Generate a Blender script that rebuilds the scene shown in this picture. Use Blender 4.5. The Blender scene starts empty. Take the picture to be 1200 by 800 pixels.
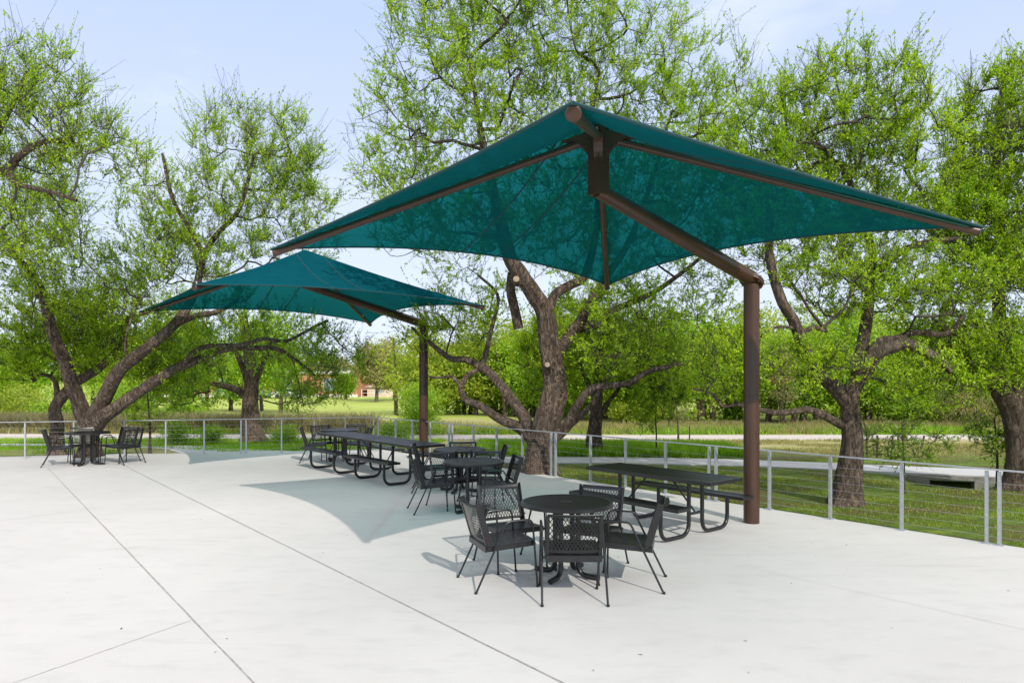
import bpy, bmesh, math, random
import numpy as np
from mathutils import Vector, Matrix
random.seed(7); RNG = np.random.default_rng(11)
PI = math.pi
S = bpy.context.scene
COL = S.collection
F, Y0, CX, CH = 820.0, 443.0, 600.0, 2.0

# ------------------------------------------------------------------ helpers
def at(x, y, d):                      # point seen at (x, y) of the photo, d metres away
    return Vector(((x - CX) / F * d, d, CH - (y - Y0) / F * d))

def smooth(t):
    t = max(0.0, min(1.0, t)); return t * t * (3 - 2 * t)

def gz0(x, y):
    return -0.04 - .22 * smooth((y - 19) / 7) - .74 * smooth((y - 36) / 50)

def gz(x, y):
    return gz0(x, y) - .40 * math.exp(-((x - 9.15) / 1.0) ** 2 - ((y - 14.2) / .75) ** 2)

class MB:
    def __init__(s): s.v = []; s.f = []
    def add(s, vs, fs):
        n = len(s.v); s.v += [tuple(v) for v in vs]; s.f += [tuple(i + n for i in f) for f in fs]
    def box(s, c, size, rot=None):
        hx, hy, hz = size[0] / 2, size[1] / 2, size[2] / 2
        vs = [Vector((a * hx, b * hy, d * hz)) for a in (-1, 1) for b in (-1, 1) for d in (-1, 1)]
        if rot is not None: vs = [rot @ v for v in vs]
        c = Vector(c)
        s.add([v + c for v in vs], [(0, 1, 3, 2), (4, 6, 7, 5), (0, 4, 5, 1), (2, 3, 7, 6), (0, 2, 6, 4), (1, 5, 7, 3)])
    def bar(s, a, b, w, h, up=(0, 0, 1)):      # rectangular bar a->b
        a = Vector(a); b = Vector(b); d = (b - a)
        L = d.length
        if L < 1e-5: return
        d /= L; u = Vector(up)
        x = d.cross(u)
        if x.length < 1e-4: x = d.cross(Vector((1, 0, 0)))
        x.normalize(); z = x.cross(d)
        vs = []
        for p in (a, b):
            for i, j in ((-1, -1), (1, -1), (1, 1), (-1, 1)):
                vs.append(p + x * (i * w / 2) + z * (j * h / 2))
        s.add(vs, [(0, 1, 2, 3), (7, 6, 5, 4), (0, 4, 5, 1), (1, 5, 6, 2), (2, 6, 7, 3), (3, 7, 4, 0)])
    def tube(s, pts, r, n=10, caps=True):
        pts = [Vector(p) for p in pts]
        rr = r if isinstance(r, (list, tuple)) else [r] * len(pts)
        N = len(pts); tang = []
        for i in range(N):
            t = pts[min(i + 1, N - 1)] - pts[max(i - 1, 0)]
            tang.append(t.normalized())
        ref = Vector((0, 0, 1)) if abs(tang[0].z) < .9 else Vector((1, 0, 0))
        x = tang[0].cross(ref).normalized(); vs = []
        for i in range(N):
            x = (x - tang[i] * x.dot(tang[i])).normalized(); y = tang[i].cross(x)
            for k in range(n):
                a = 2 * PI * k / n
                vs.append(pts[i] + (x * math.cos(a) + y * math.sin(a)) * rr[i])
        fs = []
        for i in range(N - 1):
            for k in range(n):
                k2 = (k + 1) % n
                fs.append((i * n + k, i * n + k2, (i + 1) * n + k2, (i + 1) * n + k))
        if caps:
            fs.append(tuple(range(n - 1, -1, -1))); fs.append(tuple((N - 1) * n + k for k in range(n)))
        s.add(vs, fs)
    def disc(s, c, r, z0, z1, n=48):
        vs = []
        for z in (z0, z1):
            for k in range(n):
                a = 2 * PI * k / n; vs.append((c[0] + r * math.cos(a), c[1] + r * math.sin(a), z))
        fs = [tuple(range(n - 1, -1, -1)), tuple(range(n, 2 * n))]
        for k in range(n):
            k2 = (k + 1) % n; fs.append((k, k2, n + k2, n + k))
        s.add(vs, fs)
    def prism(s, poly, z0, z1):
        n = len(poly)
        vs = [(p[0], p[1], z0) for p in poly] + [(p[0], p[1], z1) for p in poly]
        fs = [tuple(range(n - 1, -1, -1)), tuple(range(n, 2 * n))]
        for k in range(n):
            k2 = (k + 1) % n; fs.append((k, k2, n + k2, n + k))
        s.add(vs, fs)
    def obj(s, name, mat, parent=None, smooth_=False, fix=True):
        me = bpy.data.meshes.new(name); me.from_pydata(s.v, [], s.f); me.update()
        if fix:
            bm = bmesh.new(); bm.from_mesh(me); bmesh.ops.recalc_face_normals(bm, faces=bm.faces); bm.to_mesh(me); bm.free()
        if smooth_: set_smooth(me)
        return link(name, me, mat, parent)

def set_smooth(me, ang=40):
    me.polygons.foreach_set('use_smooth', [True] * len(me.polygons))
    try: me.set_sharp_from_angle(angle=math.radians(ang))
    except Exception: pass

def link(name, me, mat, parent=None):
    o = bpy.data.objects.new(name, me)
    if mat is not None: me.materials.append(mat)
    COL.objects.link(o)
    if parent is not None: o.parent = parent
    return o

def np_obj(name, V, Q, mat, parent=None, k=4):
    """vertices (n,3), faces (m,k)"""
    me = bpy.data.meshes.new(name)
    V = np.asarray(V, dtype=np.float32); Q = np.asarray(Q, dtype=np.int32)
    me.vertices.add(len(V)); me.vertices.foreach_set('co', V.ravel())
    me.loops.add(Q.size); me.loops.foreach_set('vertex_index', Q.ravel())
    me.polygons.add(len(Q)); me.polygons.foreach_set('loop_start', np.arange(len(Q), dtype=np.int32) * k)
    try: me.polygons.foreach_set('loop_total', np.full(len(Q), k, dtype=np.int32))
    except Exception: pass
    me.update(calc_edges=True)
    return link(name, me, mat, parent)

def tag(o, label=None, cat=None, group=None, kind=None):
    if label: o['label'] = label
    if cat: o['category'] = cat
    if group: o['group'] = group
    if kind: o['kind'] = kind
    return o

def thing(name, label, cat, loc=(0, 0, 0), rz=0.0, group=None):
    o = bpy.data.objects.new(name, None); COL.objects.link(o)
    o.location = loc; o.rotation_euler = (0, 0, rz); o.empty_display_size = .2
    return tag(o, label, cat, group)

def copy_tree(o, parent=None):
    c = o.copy(); COL.objects.link(c); c.parent = parent
    for ch in list(o.children): copy_tree(ch, c)
    return c

# ------------------------------------------------------------------ materials
def newmat(name):
    m = bpy.data.materials.new(name); m.use_nodes = True
    nt = m.node_tree; b = nt.nodes['Principled BSDF']
    return m, nt, b
def N(nt, t, **kw):
    n = nt.nodes.new(t)
    for k, v in kw.items():
        if k.startswith('i_'): n.inputs[k[2:].replace('_', ' ')].default_value = v
        else: setattr(n, k, v)
    return n
def ramp(nt, stops, fac):
    r = nt.nodes.new('ShaderNodeValToRGB'); e = r.color_ramp.elements
    while len(e) < len(stops): e.new(.5)
    for i, (p, c) in enumerate(stops):
        e[i].position = p; e[i].color = (*c, 1)
    nt.links.new(fac, r.inputs['Fac']); return r
def noise(nt, scale, detail=4, rough=.6, vec=None, mapscale=None, coord='Object', dist=0):
    n = N(nt, 'ShaderNodeTexNoise'); n.inputs['Scale'].default_value = scale
    n.inputs['Detail'].default_value = detail; n.inputs['Roughness'].default_value = rough
    n.inputs['Distortion'].default_value = dist
    tc = N(nt, 'ShaderNodeTexCoord'); src = tc.outputs[coord]
    if mapscale:
        mp = N(nt, 'ShaderNodeMapping'); mp.inputs['Scale'].default_value = mapscale
        nt.links.new(src, mp.inputs['Vector']); src = mp.outputs['Vector']
    nt.links.new(src, n.inputs['Vector']); return n
def mix(nt, a, b, fac, mode='MIX'):
    m = N(nt, 'ShaderNodeMix', data_type='RGBA', blend_type=mode)
    for sock, v in ((m.inputs[0], fac), (m.inputs[6], a), (m.inputs[7], b)):
        if hasattr(v, 'is_linked'): nt.links.new(v, sock)
        elif isinstance(v, (int, float)): sock.default_value = v
        else: sock.default_value = (*v, 1)
    return m.outputs[2]
def bump(nt, b, h, strength, dist=.02):
    n = N(nt, 'ShaderNodeBump'); n.inputs['Strength'].default_value = strength; n.inputs['Distance'].default_value = dist
    nt.links.new(h, n.inputs['Height']); nt.links.new(n.outputs['Normal'], b.inputs['Normal'])

def mat_simple(name, col, rough=.5, metal=0, var=.0, vscale=6, bmp=0, bscale=60):
    m, nt, b = newmat(name)
    b.inputs['Roughness'].default_value = rough; b.inputs['Metallic'].default_value = metal
    if var:
        n = noise(nt, vscale)
        r = ramp(nt, [(.3, tuple(c * (1 - var) for c in col)), (.7, tuple(min(1, c * (1 + var)) for c in col))], n.outputs['Fac'])
        nt.links.new(r.outputs['Color'], b.inputs['Base Color'])
    else: b.inputs['Base Color'].default_value = (*col, 1)
    if bmp:
        n2 = noise(nt, bscale); bump(nt, b, n2.outputs['Fac'], bmp)
    return m

M = {}
M['black'] = mat_simple('black_coated_metal', (.012, .012, .013), .32, 0, .25, 9, .08, 150)
M['bronze'] = mat_simple('bronze_painted_steel', (.060, .028, .015), .33, 0, .22, 3, .04, 40)
M['galv'] = mat_simple('galvanised_steel', (.50, .52, .54), .38, .55, .12, 25)
M['cable'] = mat_simple('steel_cable', (.42, .43, .45), .4, .6)
M['plate'] = mat_simple('bright_steel', (.55, .56, .58), .3, .8)
M['joint'] = mat_simple('joint_sealant', (.37, .35, .32), .9, 0, .35, 14)
M['groove'] = mat_simple('tooled_groove', (.51, .50, .475), .95, 0, .12, 8)

def mat_concrete(name, c0, c1, sc=1.0):
    m, nt, b = newmat(name)
    n1 = noise(nt, .35 * sc, 5, .6); n2 = noise(nt, 2.4 * sc, 6, .65, mapscale=(1, 2.2, 1)); n3 = noise(nt, 90, 3, .7)
    r = ramp(nt, [(.3, c0), (.7, c1)], n1.outputs['Fac'])
    r2 = ramp(nt, [(.28, (.91, .91, .912)), (.5, (1, 1, 1)), (.75, (1.0, .985, .965))], n2.outputs['Fac'])
    c = mix(nt, r.outputs['Color'], r2.outputs['Color'], 1.0, 'MULTIPLY')
    r3 = ramp(nt, [(.35, (.95, .95, .95)), (.6, (1, 1, 1))], n3.outputs['Fac'])
    c = mix(nt, c, r3.outputs['Color'], 1.0, 'MULTIPLY')
    # thin streaky scuffs and small stains
    n4 = noise(nt, 1.1, 8, .7, mapscale=(.5, 3.2, 1), dist=.6)
    r4 = ramp(nt, [(.60, (1, 1, 1)), (.66, (.93, .925, .92)), (.72, (1, 1, 1))], n4.outputs['Fac'])
    c = mix(nt, c, r4.outputs['Color'], 1.0, 'MULTIPLY')
    v = N(nt, 'ShaderNodeTexVoronoi'); v.inputs['Scale'].default_value = .55
    tc = N(nt, 'ShaderNodeTexCoord'); nt.links.new(tc.outputs['Object'], v.inputs['Vector'])
    r5 = ramp(nt, [(.0, (.80, .79, .77)), (.035, (.9, .895, .885)), (.06, (1, 1, 1))], v.outputs['Distance'])
    c = mix(nt, c, r5.outputs['Color'], .8, 'MULTIPLY')
    nt.links.new(c, b.inputs['Base Color'])
    b.inputs['Roughness'].default_value = .85
    bump(nt, b, n3.outputs['Fac'], .12, .004)
    return m
M['concrete'] = mat_concrete('broom_finished_concrete', (.555, .537, .508), (.64, .621, .59))
M['walk'] = mat_concrete('sidewalk_concrete', (.50, .49, .48), (.58, .57, .56), 2)
M['trail'] = mat_simple('pale_gravel', (.52, .47, .41), .95, 0, .12, 5, .3, 60)

def mat_bark(name, dark, light, flake):
    m, nt, b = newmat(name)
    n = noise(nt, 9, 8, .7, mapscale=(1.5, 1.5, .5), dist=1.4)
    r = ramp(nt, [(.34, dark), (.50, light), (.66, flake)], n.outputs['Fac'])
    n2 = noise(nt, 1.3, 3)
    r2 = ramp(nt, [(.3, (.72, .72, .74)), (.7, (1.15, 1.1, 1.02))], n2.outputs['Fac'])
    c = mix(nt, r.outputs['Color'], r2.outputs['Color'], 1, 'MULTIPLY')
    nt.links.new(c, b.inputs['Base Color']); b.inputs['Roughness'].default_value = .92
    bump(nt, b, n.outputs['Fac'], 1.0, .16)
    return m
M['bark'] = mat_bark('furrowed_bark', (.028, .020, .015), (.15, .108, .078), (.36, .285, .215))
M['bark_pale'] = mat_bark('pale_scaly_bark', (.030, .020, .014), (.135, .094, .066), (.42, .335, .26))
M['twig'] = mat_simple('twig_bark', (.060, .046, .036), .9, 0, .3, 2)
M['cutwood'] = mat_simple('sawn_wood', (.33, .25, .17), .8, 0, .2, 30)

def mat_leaf(name, ca, cb, cc, trans=.5):
    m = bpy.data.materials.new(name); m.use_nodes = True; nt = m.node_tree; nt.nodes.clear()
    out = N(nt, 'ShaderNodeOutputMaterial')
    g = N(nt, 'ShaderNodeNewGeometry')
    n = noise(nt, .9, 3)
    r = ramp(nt, [(.0, ca), (.55, cb), (1, cc)], g.outputs['Random Per Island'])
    r2 = ramp(nt, [(.3, (.72, .80, .70)), (.7, (1.22, 1.12, 1.0))], n.outputs['Fac'])
    c = mix(nt, r.outputs['Color'], r2.outputs['Color'], 1, 'MULTIPLY')
    d = N(nt, 'ShaderNodeBsdfDiffuse'); t = N(nt, 'ShaderNodeBsdfTranslucent')
    nt.links.new(c, d.inputs['Color'])
    ct = mix(nt, c, (1.3, 1.3, .4), 1, 'MULTIPLY'); nt.links.new(ct, t.inputs['Color'])
    mx = N(nt, 'ShaderNodeMixShader'); mx.inputs[0].default_value = trans
    nt.links.new(d.outputs[0], mx.inputs[1]); nt.links.new(t.outputs[0], mx.inputs[2])
    gl = N(nt, 'ShaderNodeBsdfGlossy'); gl.inputs['Roughness'].default_value = .45
    gl.inputs['Color'].default_value = (.9, 1, .85, 1)
    m2 = N(nt, 'ShaderNodeMixShader'); m2.inputs[0].default_value = .025
    nt.links.new(mx.outputs[0], m2.inputs[1]); nt.links.new(gl.outputs[0], m2.inputs[2])
    nt.links.new(m2.outputs[0], out.inputs['Surface'])
    return m
M['leaf'] = mat_leaf('spring_leaf', (.20, .38, .012), (.35, .55, .018), (.56, .70, .04))
M['leaf_y'] = mat_leaf('young_yellow_leaf', (.24, .34, .035), (.33, .43, .04), (.46, .52, .07))
M['leaf_d'] = mat_leaf('deeper_leaf', (.12, .28, .02), (.21, .38, .025), (.34, .48, .04))
M['leaf_b'] = mat_leaf('background_leaf', (.18, .36, .02), (.29, .48, .03), (.46, .60, .05))
M['leaf_pale'] = mat_leaf('pale_budding_leaf', (.26, .25, .12), (.36, .34, .18), (.46, .42, .25))
M['grass'] = mat_leaf('short_grass', (.12, .19, .02), (.22, .31, .03), (.38, .39, .08), .3)
M['grass_t'] = mat_leaf('tall_green_grass', (.16, .34, .02), (.25, .46, .03), (.36, .54, .05), .4)
M['grass_dry'] = mat_leaf('dry_grass', (.20, .17, .09), (.34, .30, .16), (.30, .34, .12), .4)

M['brush'] = mat_leaf('dry_brush', (.15, .125, .09), (.26, .22, .16), (.28, .30, .12), .3)
def mat_ground():
    m, nt, b = newmat('lawn_and_meadow')
    tc = N(nt, 'ShaderNodeTexCoord'); sep = N(nt, 'ShaderNodeSeparateXYZ'); nt.links.new(tc.outputs['Object'], sep.inputs[0])
    n1 = noise(nt, .8, 6, .7, mapscale=(.5, 1.5, 1)); n2 = noise(nt, 14, 5, .75); n3 = noise(nt, .12, 4, .6)
    near = ramp(nt, [(.36, (.15, .11, .07)), (.44, (.13, .12, .045)), (.52, (.10, .16, .028)), (.68, (.22, .28, .045))], n1.outputs['Fac'])
    near2 = ramp(nt, [(.3, (.6, .6, .6)), (.65, (1.2, 1.2, 1.15))], n2.outputs['Fac'])
    cn = mix(nt, near.outputs['Color'], near2.outputs['Color'], 1, 'MULTIPLY')
    mid = ramp(nt, [(.35, (.42, .34, .22)), (.5, (.40, .36, .16)), (.65, (.27, .33, .08))], n1.outputs['Fac'])
    cm = mix(nt, mid.outputs['Color'], near2.outputs['Color'], .7, 'MULTIPLY')
    far = ramp(nt, [(.35, (.34, .42, .09)), (.7, (.44, .48, .12))], n3.outputs['Fac'])
    def step(a, bb):
        mr = N(nt, 'ShaderNodeMapRange'); mr.inputs['From Min'].default_value = a; mr.inputs['From Max'].default_value = bb
        nt.links.new(sep.outputs['Y'], mr.inputs['Value']); return mr.outputs['Result']
    c = mix(nt, cn, cm, step(17.5, 21.5)); c = mix(nt, c, far.outputs['Color'], step(37, 41))
    nt.links.new(c, b.inputs['Base Color']); b.inputs['Roughness'].default_value = 1
    b.inputs['Specular IOR Level'].default_value = .1
    bump(nt, b, n2.outputs['Fac'], .6, .05)
    return m
M['ground'] = mat_ground()

def mat_cloth():
    m = bpy.data.materials.new('teal_shade_cloth'); m.use_nodes = True; nt = m.node_tree; nt.nodes.clear()
    out = N(nt, 'ShaderNodeOutputMaterial')
    d = N(nt, 'ShaderNodeBsdfDiffuse'); t = N(nt, 'ShaderNodeBsdfTranslucent'); tr = N(nt, 'ShaderNodeBsdfTransparent')
    n = noise(nt, 5, 5, .6); r = ramp(nt, [(.3, (.004, .088, .118)), (.7, (.006, .102, .138))], n.outputs['Fac'])
    nt.links.new(r.outputs['Color'], d.inputs['Color']); t.inputs['Color'].default_value = (.002, .050, .042, 1)
    tr.inputs['Color'].default_value = (.03, .47, .40, 1)
    a = N(nt, 'ShaderNodeMixShader'); a.inputs[0].default_value = .30
    nt.links.new(d.outputs[0], a.inputs[1]); nt.links.new(t.outputs[0], a.inputs[2])
    w = N(nt, 'ShaderNodeMixShader'); w.inputs[0].default_value = .28
    lw = N(nt, 'ShaderNodeLayerWeight'); lw.inputs['Blend'].default_value = .5      # a mesh seen edge-on is less see-through
    mr = N(nt, 'ShaderNodeMapRange'); mr.inputs['From Min'].default_value = .25; mr.inputs['From Max'].default_value = .92
    mr.inputs['To Min'].default_value = .30; mr.inputs['To Max'].default_value = .03
    nt.links.new(lw.outputs['Facing'], mr.inputs['Value']); nt.links.new(mr.outputs['Result'], w.inputs[0])
    nt.links.new(a.outputs[0], w.inputs[1]); nt.links.new(tr.outputs[0], w.inputs[2])
    nt.links.new(w.outputs[0], out.inputs['Surface'])
    return m
M['cloth'] = mat_cloth()
M['hem'] = mat_simple('teal_hem_webbing', (.004, .05, .055), .75)

def mat_brick():
    m, nt, b = newmat('red_brick')
    br = N(nt, 'ShaderNodeTexBrick'); br.inputs['Scale'].default_value = 3.5
    br.inputs['Color1'].default_value = (.55, .17, .075, 1); br.inputs['Color2'].default_value = (.46, .14, .065, 1)
    br.inputs['Mortar'].default_value = (.5, .42, .35, 1)
    tc = N(nt, 'ShaderNodeTexCoord'); mp = N(nt, 'ShaderNodeMapping'); mp.inputs['Rotation'].default_value = (PI / 2, 0, 0)
    nt.links.new(tc.outputs['Object'], mp.inputs['Vector']); nt.links.new(mp.outputs['Vector'], br.inputs['Vector'])
    nt.links.new(br.outputs['Color'], b.inputs['Base Color']); b.inputs['Roughness'].default_value = .9
    return m
M['brick'] = mat_brick()
M['trim'] = mat_simple('pale_trim', (.7, .67, .62), .7, 0, .05)
M['tan'] = mat_simple('tan_stucco', (.62, .50, .40), .85, 0, .08)
M['roof'] = mat_simple('pale_shingle_roof', (.50, .44, .40), .9, 0, .1)
M['glass'] = mat_simple('window_glass', (.25, .33, .38), .1)
M['tyre'] = mat_simple('tyre_rubber', (.02, .02, .02), .8)

# ------------------------------------------------------------------ camera, light, sky
cam = bpy.data.cameras.new('camera'); co = bpy.data.objects.new('camera', cam); COL.objects.link(co)
co.location = (0, 0, CH); co.rotation_euler = (PI / 2, 0, 0)
cam.sensor_width = 36; cam.lens = F / 1200 * 36; cam.shift_y = (Y0 - 400) / 1200
cam.clip_end = 2000; cam.clip_start = .05
S.camera = co
SUN_DIR = Vector((-.43, .905, 0)).normalized()       # direction light travels over the ground
EL = math.radians(35.3)
sd = Vector((SUN_DIR.x * math.cos(EL), SUN_DIR.y * math.cos(EL), -math.sin(EL)))
sl = bpy.data.lights.new('sun', 'SUN'); sl.energy = 2.45; sl.angle = math.radians(.6); sl.color = (1, .94, .85)
so = bpy.data.objects.new('sun', sl); COL.objects.link(so); so.location = (6, -10, 20)
so.rotation_euler = sd.to_track_quat('-Z', 'Y').to_euler()
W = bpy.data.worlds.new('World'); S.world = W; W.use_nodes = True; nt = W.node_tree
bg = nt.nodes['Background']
sky = N(nt, 'ShaderNodeTexSky'); sky.sky_type = 'NISHITA'; sky.sun_disc = False
sky.sun_elevation = EL; sky.sun_rotation = math.atan2(-SUN_DIR.x, -SUN_DIR.y)
sky.air_density = 1.0; sky.dust_density = 1.6; sky.ozone_density = 1.2; sky.altitude = 200
tc = N(nt, 'ShaderNodeTexCoord'); mp = N(nt, 'ShaderNodeMapping'); mp.inputs['Scale'].default_value = (1, 1, 2.6)
mp.inputs['Location'].default_value = (.35, .2, .1)
nt.links.new(tc.outputs['Generated'], mp.inputs['Vector'])
cn = N(nt, 'ShaderNodeTexNoise'); cn.inputs['Scale'].default_value = 2.2; cn.inputs['Detail'].default_value = 7; cn.inputs['Roughness'].default_value = .55
nt.links.new(mp.outputs['Vector'], cn.inputs['Vector'])
cr = ramp(nt, [(.56, (0, 0, 0)), (.74, (1, 1, 1))], cn.outputs['Fac'])
sp = N(nt, 'ShaderNodeSeparateXYZ'); nt.links.new(tc.outputs['Generated'], sp.inputs[0])
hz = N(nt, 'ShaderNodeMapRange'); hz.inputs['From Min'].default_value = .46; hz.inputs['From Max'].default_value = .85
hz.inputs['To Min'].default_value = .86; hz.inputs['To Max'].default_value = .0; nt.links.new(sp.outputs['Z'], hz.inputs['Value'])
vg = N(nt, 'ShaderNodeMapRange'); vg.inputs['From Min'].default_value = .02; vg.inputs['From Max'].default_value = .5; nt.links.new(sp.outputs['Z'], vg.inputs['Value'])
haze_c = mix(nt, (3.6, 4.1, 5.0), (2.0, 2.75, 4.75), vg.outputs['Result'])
sky_fill = mix(nt, sky.outputs['Color'], (8.8, 8.6, 8.4), .7)      # bright neutral fill added above the view to lift and neutralise shadows
c1 = mix(nt, sky_fill, haze_c, hz.outputs['Result'])
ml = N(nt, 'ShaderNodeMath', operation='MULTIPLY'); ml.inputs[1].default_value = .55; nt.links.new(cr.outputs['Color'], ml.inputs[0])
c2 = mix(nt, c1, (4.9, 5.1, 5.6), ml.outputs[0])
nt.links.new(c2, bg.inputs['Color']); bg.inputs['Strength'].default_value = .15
S.view_settings.view_transform = 'Standard'; S.view_settings.look = 'None'; S.view_settings.exposure = .51; S.view_settings.gamma = 1
S.cycles.max_bounces = 6; S.cycles.diffuse_bounces = 3; S.cycles.transparent_max_bounces = 12; S.cycles.glossy_bounces = 2
S.cycles.sample_clamp_indirect = 6

# ------------------------------------------------------------------ fence geometry lines
RD = Vector((.644, -.765)); RP = Vector((3.92, 10.67))          # right run
def r_at(t): return RP + RD * t
CORNER = Vector((-3.8, 19.62))
LD = Vector((-1, -.25)).normalized()
def solve_line(px, P, D):
    s = (px - CX) / F; t = (s * P.y - P.x) / (D.x - s * D.y); return P + D * t

# ------------------------------------------------------------------ setting: ground
def axis(lo, hi, fine_lo, fine_hi, fs, growth=1.35):
    a = list(np.arange(fine_lo, fine_hi + 1e-6, fs)); st = fs; v = fine_hi
    while v < hi: st *= growth; v += st; a.append(min(v, hi))
    st = fs; v = fine_lo; b = []
    while v > lo: st *= growth; v -= st; b.append(max(v, lo))
    return sorted(set(b + a))
xs = axis(-600, 600, -16, 16, .25); ys = axis(-60, 900, 8, 40, .25)
V = [(x, y, gz(x, y)) for y in ys for x in xs]; nx = len(xs)
Q = [(j * nx + i, j * nx + i + 1, (j + 1) * nx + i + 1, (j + 1) * nx + i) for j in range(len(ys) - 1) for i in range(nx - 1)]
# drop the ground beneath the slab so that it never pokes through
V = np.array(V)
slab_poly = [r_at(16) + Vector((.1, .08)), CORNER + Vector((.05, .14)), Vector((-26, 19.62 - .25 * 22.2 + .12)), Vector((-26, -12)), Vector((r_at(16).x + .1, -12))]
def inside(p, poly, shrink=0):
    x, y = p; c = False; n = len(poly)
    for i in range(n):
        a, b = poly[i], poly[(i + 1) % n]
        if (a.y > y) != (b.y > y) and x < (b.x - a.x) * (y - a.y) / (b.y - a.y) + a.x: c = not c
    return c
gr = np_obj('ground', V, Q, M['ground']); tag(gr, kind='structure')
gr.data.polygons.foreach_set('use_smooth', [True] * len(gr.data.polygons))

mb = MB(); mb.prism([(p.x, p.y) for p in slab_poly], -.2, 0.0)
patio = mb.obj('patio', M['concrete']); tag(patio, kind='structure')
def groove(a, b, w, mat, z=.004, name='expansion_joint', wob=0):
    a = Vector(a); b = Vector(b); n = 60; d = (b - a); p = Vector((-d.y, d.x)).normalized(); vs = []; fs = []
    for i in range(n + 1):
        c = a + d * i / n + p * random.gauss(0, wob); ww = w * (1 + random.uniform(-.25, .25))
        vs += [(*(c + p * ww / 2), z), (*(c - p * ww / 2), z)]
        if i: fs.append((2 * i - 2, 2 * i - 1, 2 * i + 1, 2 * i))
    m_ = MB(); m_.add(vs, fs); return m_.obj(name, mat, patio)
def gp(x, y): d = CH * F / (y - Y0); return Vector(((x - CX) / F * d, d))
def ext(a, b, s0, s1): d = b - a; return a + d * s0, a + d * s1
a, b = ext(gp(57.7, 549.8), gp(297.5, 800), -.02, 1.5); groove(a, b, .013, M['joint'], wob=.0012)
a, b = ext(gp(136.5, 541), gp(660, 800), -.02, 1.5); groove(a, b, .013, M['joint'], wob=.0012)
a, b = ext(gp(224, 726.5), gp(21, 798), 0, 1.6); groove(a, b, .008, M['groove'], name='tooled_joint', wob=.002)
a, b = ext(gp(101, 597), gp(25, 607), 0, 2); groove(a, b, .010, M['groove'], name='tooled_joint', wob=.002)
a, b = ext(gp(767, 640), gp(1200, 737), 0, 1.3); groove(a, b, .004, M['groove'], name='tooled_joint', wob=.001)

def ribbon(name, pts, w, mat, h=.03, th=.14, n=60, zf=gz0):
    P = [Vector(p) for p in pts]; out = []
    def cr_(t):
        k = min(int(t), len(P) - 2); u = t - k
        p0 = P[max(k - 1, 0)]; p1 = P[k]; p2 = P[k + 1]; p3 = P[min(k + 2, len(P) - 1)]
        return .5 * ((2 * p1) + (p2 - p0) * u + (2 * p0 - 5 * p1 + 4 * p2 - p3) * u * u + (3 * p1 - p0 - 3 * p2 + p3) * u ** 3)
    C = [cr_(i / n * (len(P) - 1) * .99999) for i in range(n + 1)]
    m_ = MB(); vs = []; fs = []
    for i, c in enumerate(C):
        d = (C[min(i + 1, n)] - C[max(i - 1, 0)]).normalized(); p = Vector((-d.y, d.x))
        ww = w(i / n) if callable(w) else w
        l = c + p * ww / 2; r = c - p * ww / 2; z = zf(c.x, c.y) + h
        vs += [(l.x, l.y, z), (r.x, r.y, z), (l.x, l.y, z - th), (r.x, r.y, z - th)]
        if i:
            q = 4 * i; fs += [(q - 4, q - 3, q + 1, q), (q - 4, q, q + 2, q - 2), (q - 3, q - 1, q + 3, q + 1)]
    m_.add(vs, fs); o = m_.obj(name, mat); tag(o, kind='structure'); return o
ribbon('sidewalk', [(-2.3, 17.6), (-.2, 17.35), (2.5, 17.25), (5.0, 16.85), (6.6, 16.35), (8.8, 15.45), (10.6, 14.7), (14, 13.0), (22, 8)], 1.25, M['walk'])
ribbon('side_path', [(-6.6, 18.4), (-8.2, 19.3), (-10.5, 21.2), (-13.5, 22.0), (-18, 22.2), (-34, 22.4)], lambda t: 2.2 - 1.4 * smooth(t * 2.2), M['walk'], h=.025)
ribbon('narrow_path', [(-8.2, 18.55), (-10.6, 18.3), (-13, 17.65), (-20, 15.8), (-30, 13.3)], .75, M['walk'], h=.02)
ribbon('trail', [(-60, 28.3), (-30, 27.4), (-15, 26.9), (0, 26.5), (14, 26.6), (30, 26.8), (60, 27)], 1.9, M['trail'], h=.035, n=100)

# culvert under the sidewalk
cv = thing('culvert', 'low concrete culvert with a dark rectangular opening under the sidewalk', 'culvert', (0, 0, 0))
a = Vector((8.35, 14.86)); b = Vector((10.35, 13.99)); d = (b - a).normalized(); q = Vector((-d.y, d.x))
mb = MB(); zt = -.02
def P3(s, o_, z): p = a + d * s + q * o_; return Vector((p.x, p.y, z))
for s0, s1, z0, z1 in ((.05, .45, -.5, zt - .09), (1.25, 1.6, -.5, zt - .09), (.05, 1.6, zt - .09, zt)):
    vs = [P3(s, o_, z) for z in (z0, z1) for s, o_ in ((s0, 0), (s1, 0), (s1, .5), (s0, .5))]
    mb.add(vs, [(3, 2, 1, 0), (4, 5, 6, 7), (0, 1, 5, 4), (1, 2, 6, 5), (2, 3, 7, 6), (3, 0, 4, 7)])
mb.obj('headwall', mat_concrete('weathered_concrete', (.22, .20, .18), (.33, .31, .28), 3), cv)
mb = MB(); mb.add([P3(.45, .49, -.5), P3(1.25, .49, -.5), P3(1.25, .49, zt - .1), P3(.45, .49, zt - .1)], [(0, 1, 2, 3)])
mb.obj('opening', mat_simple('painted_shade_black', (.012, .012, .012), .95), cv)  # black sheet at the recess back; its colour stands in for shade inside

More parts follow.
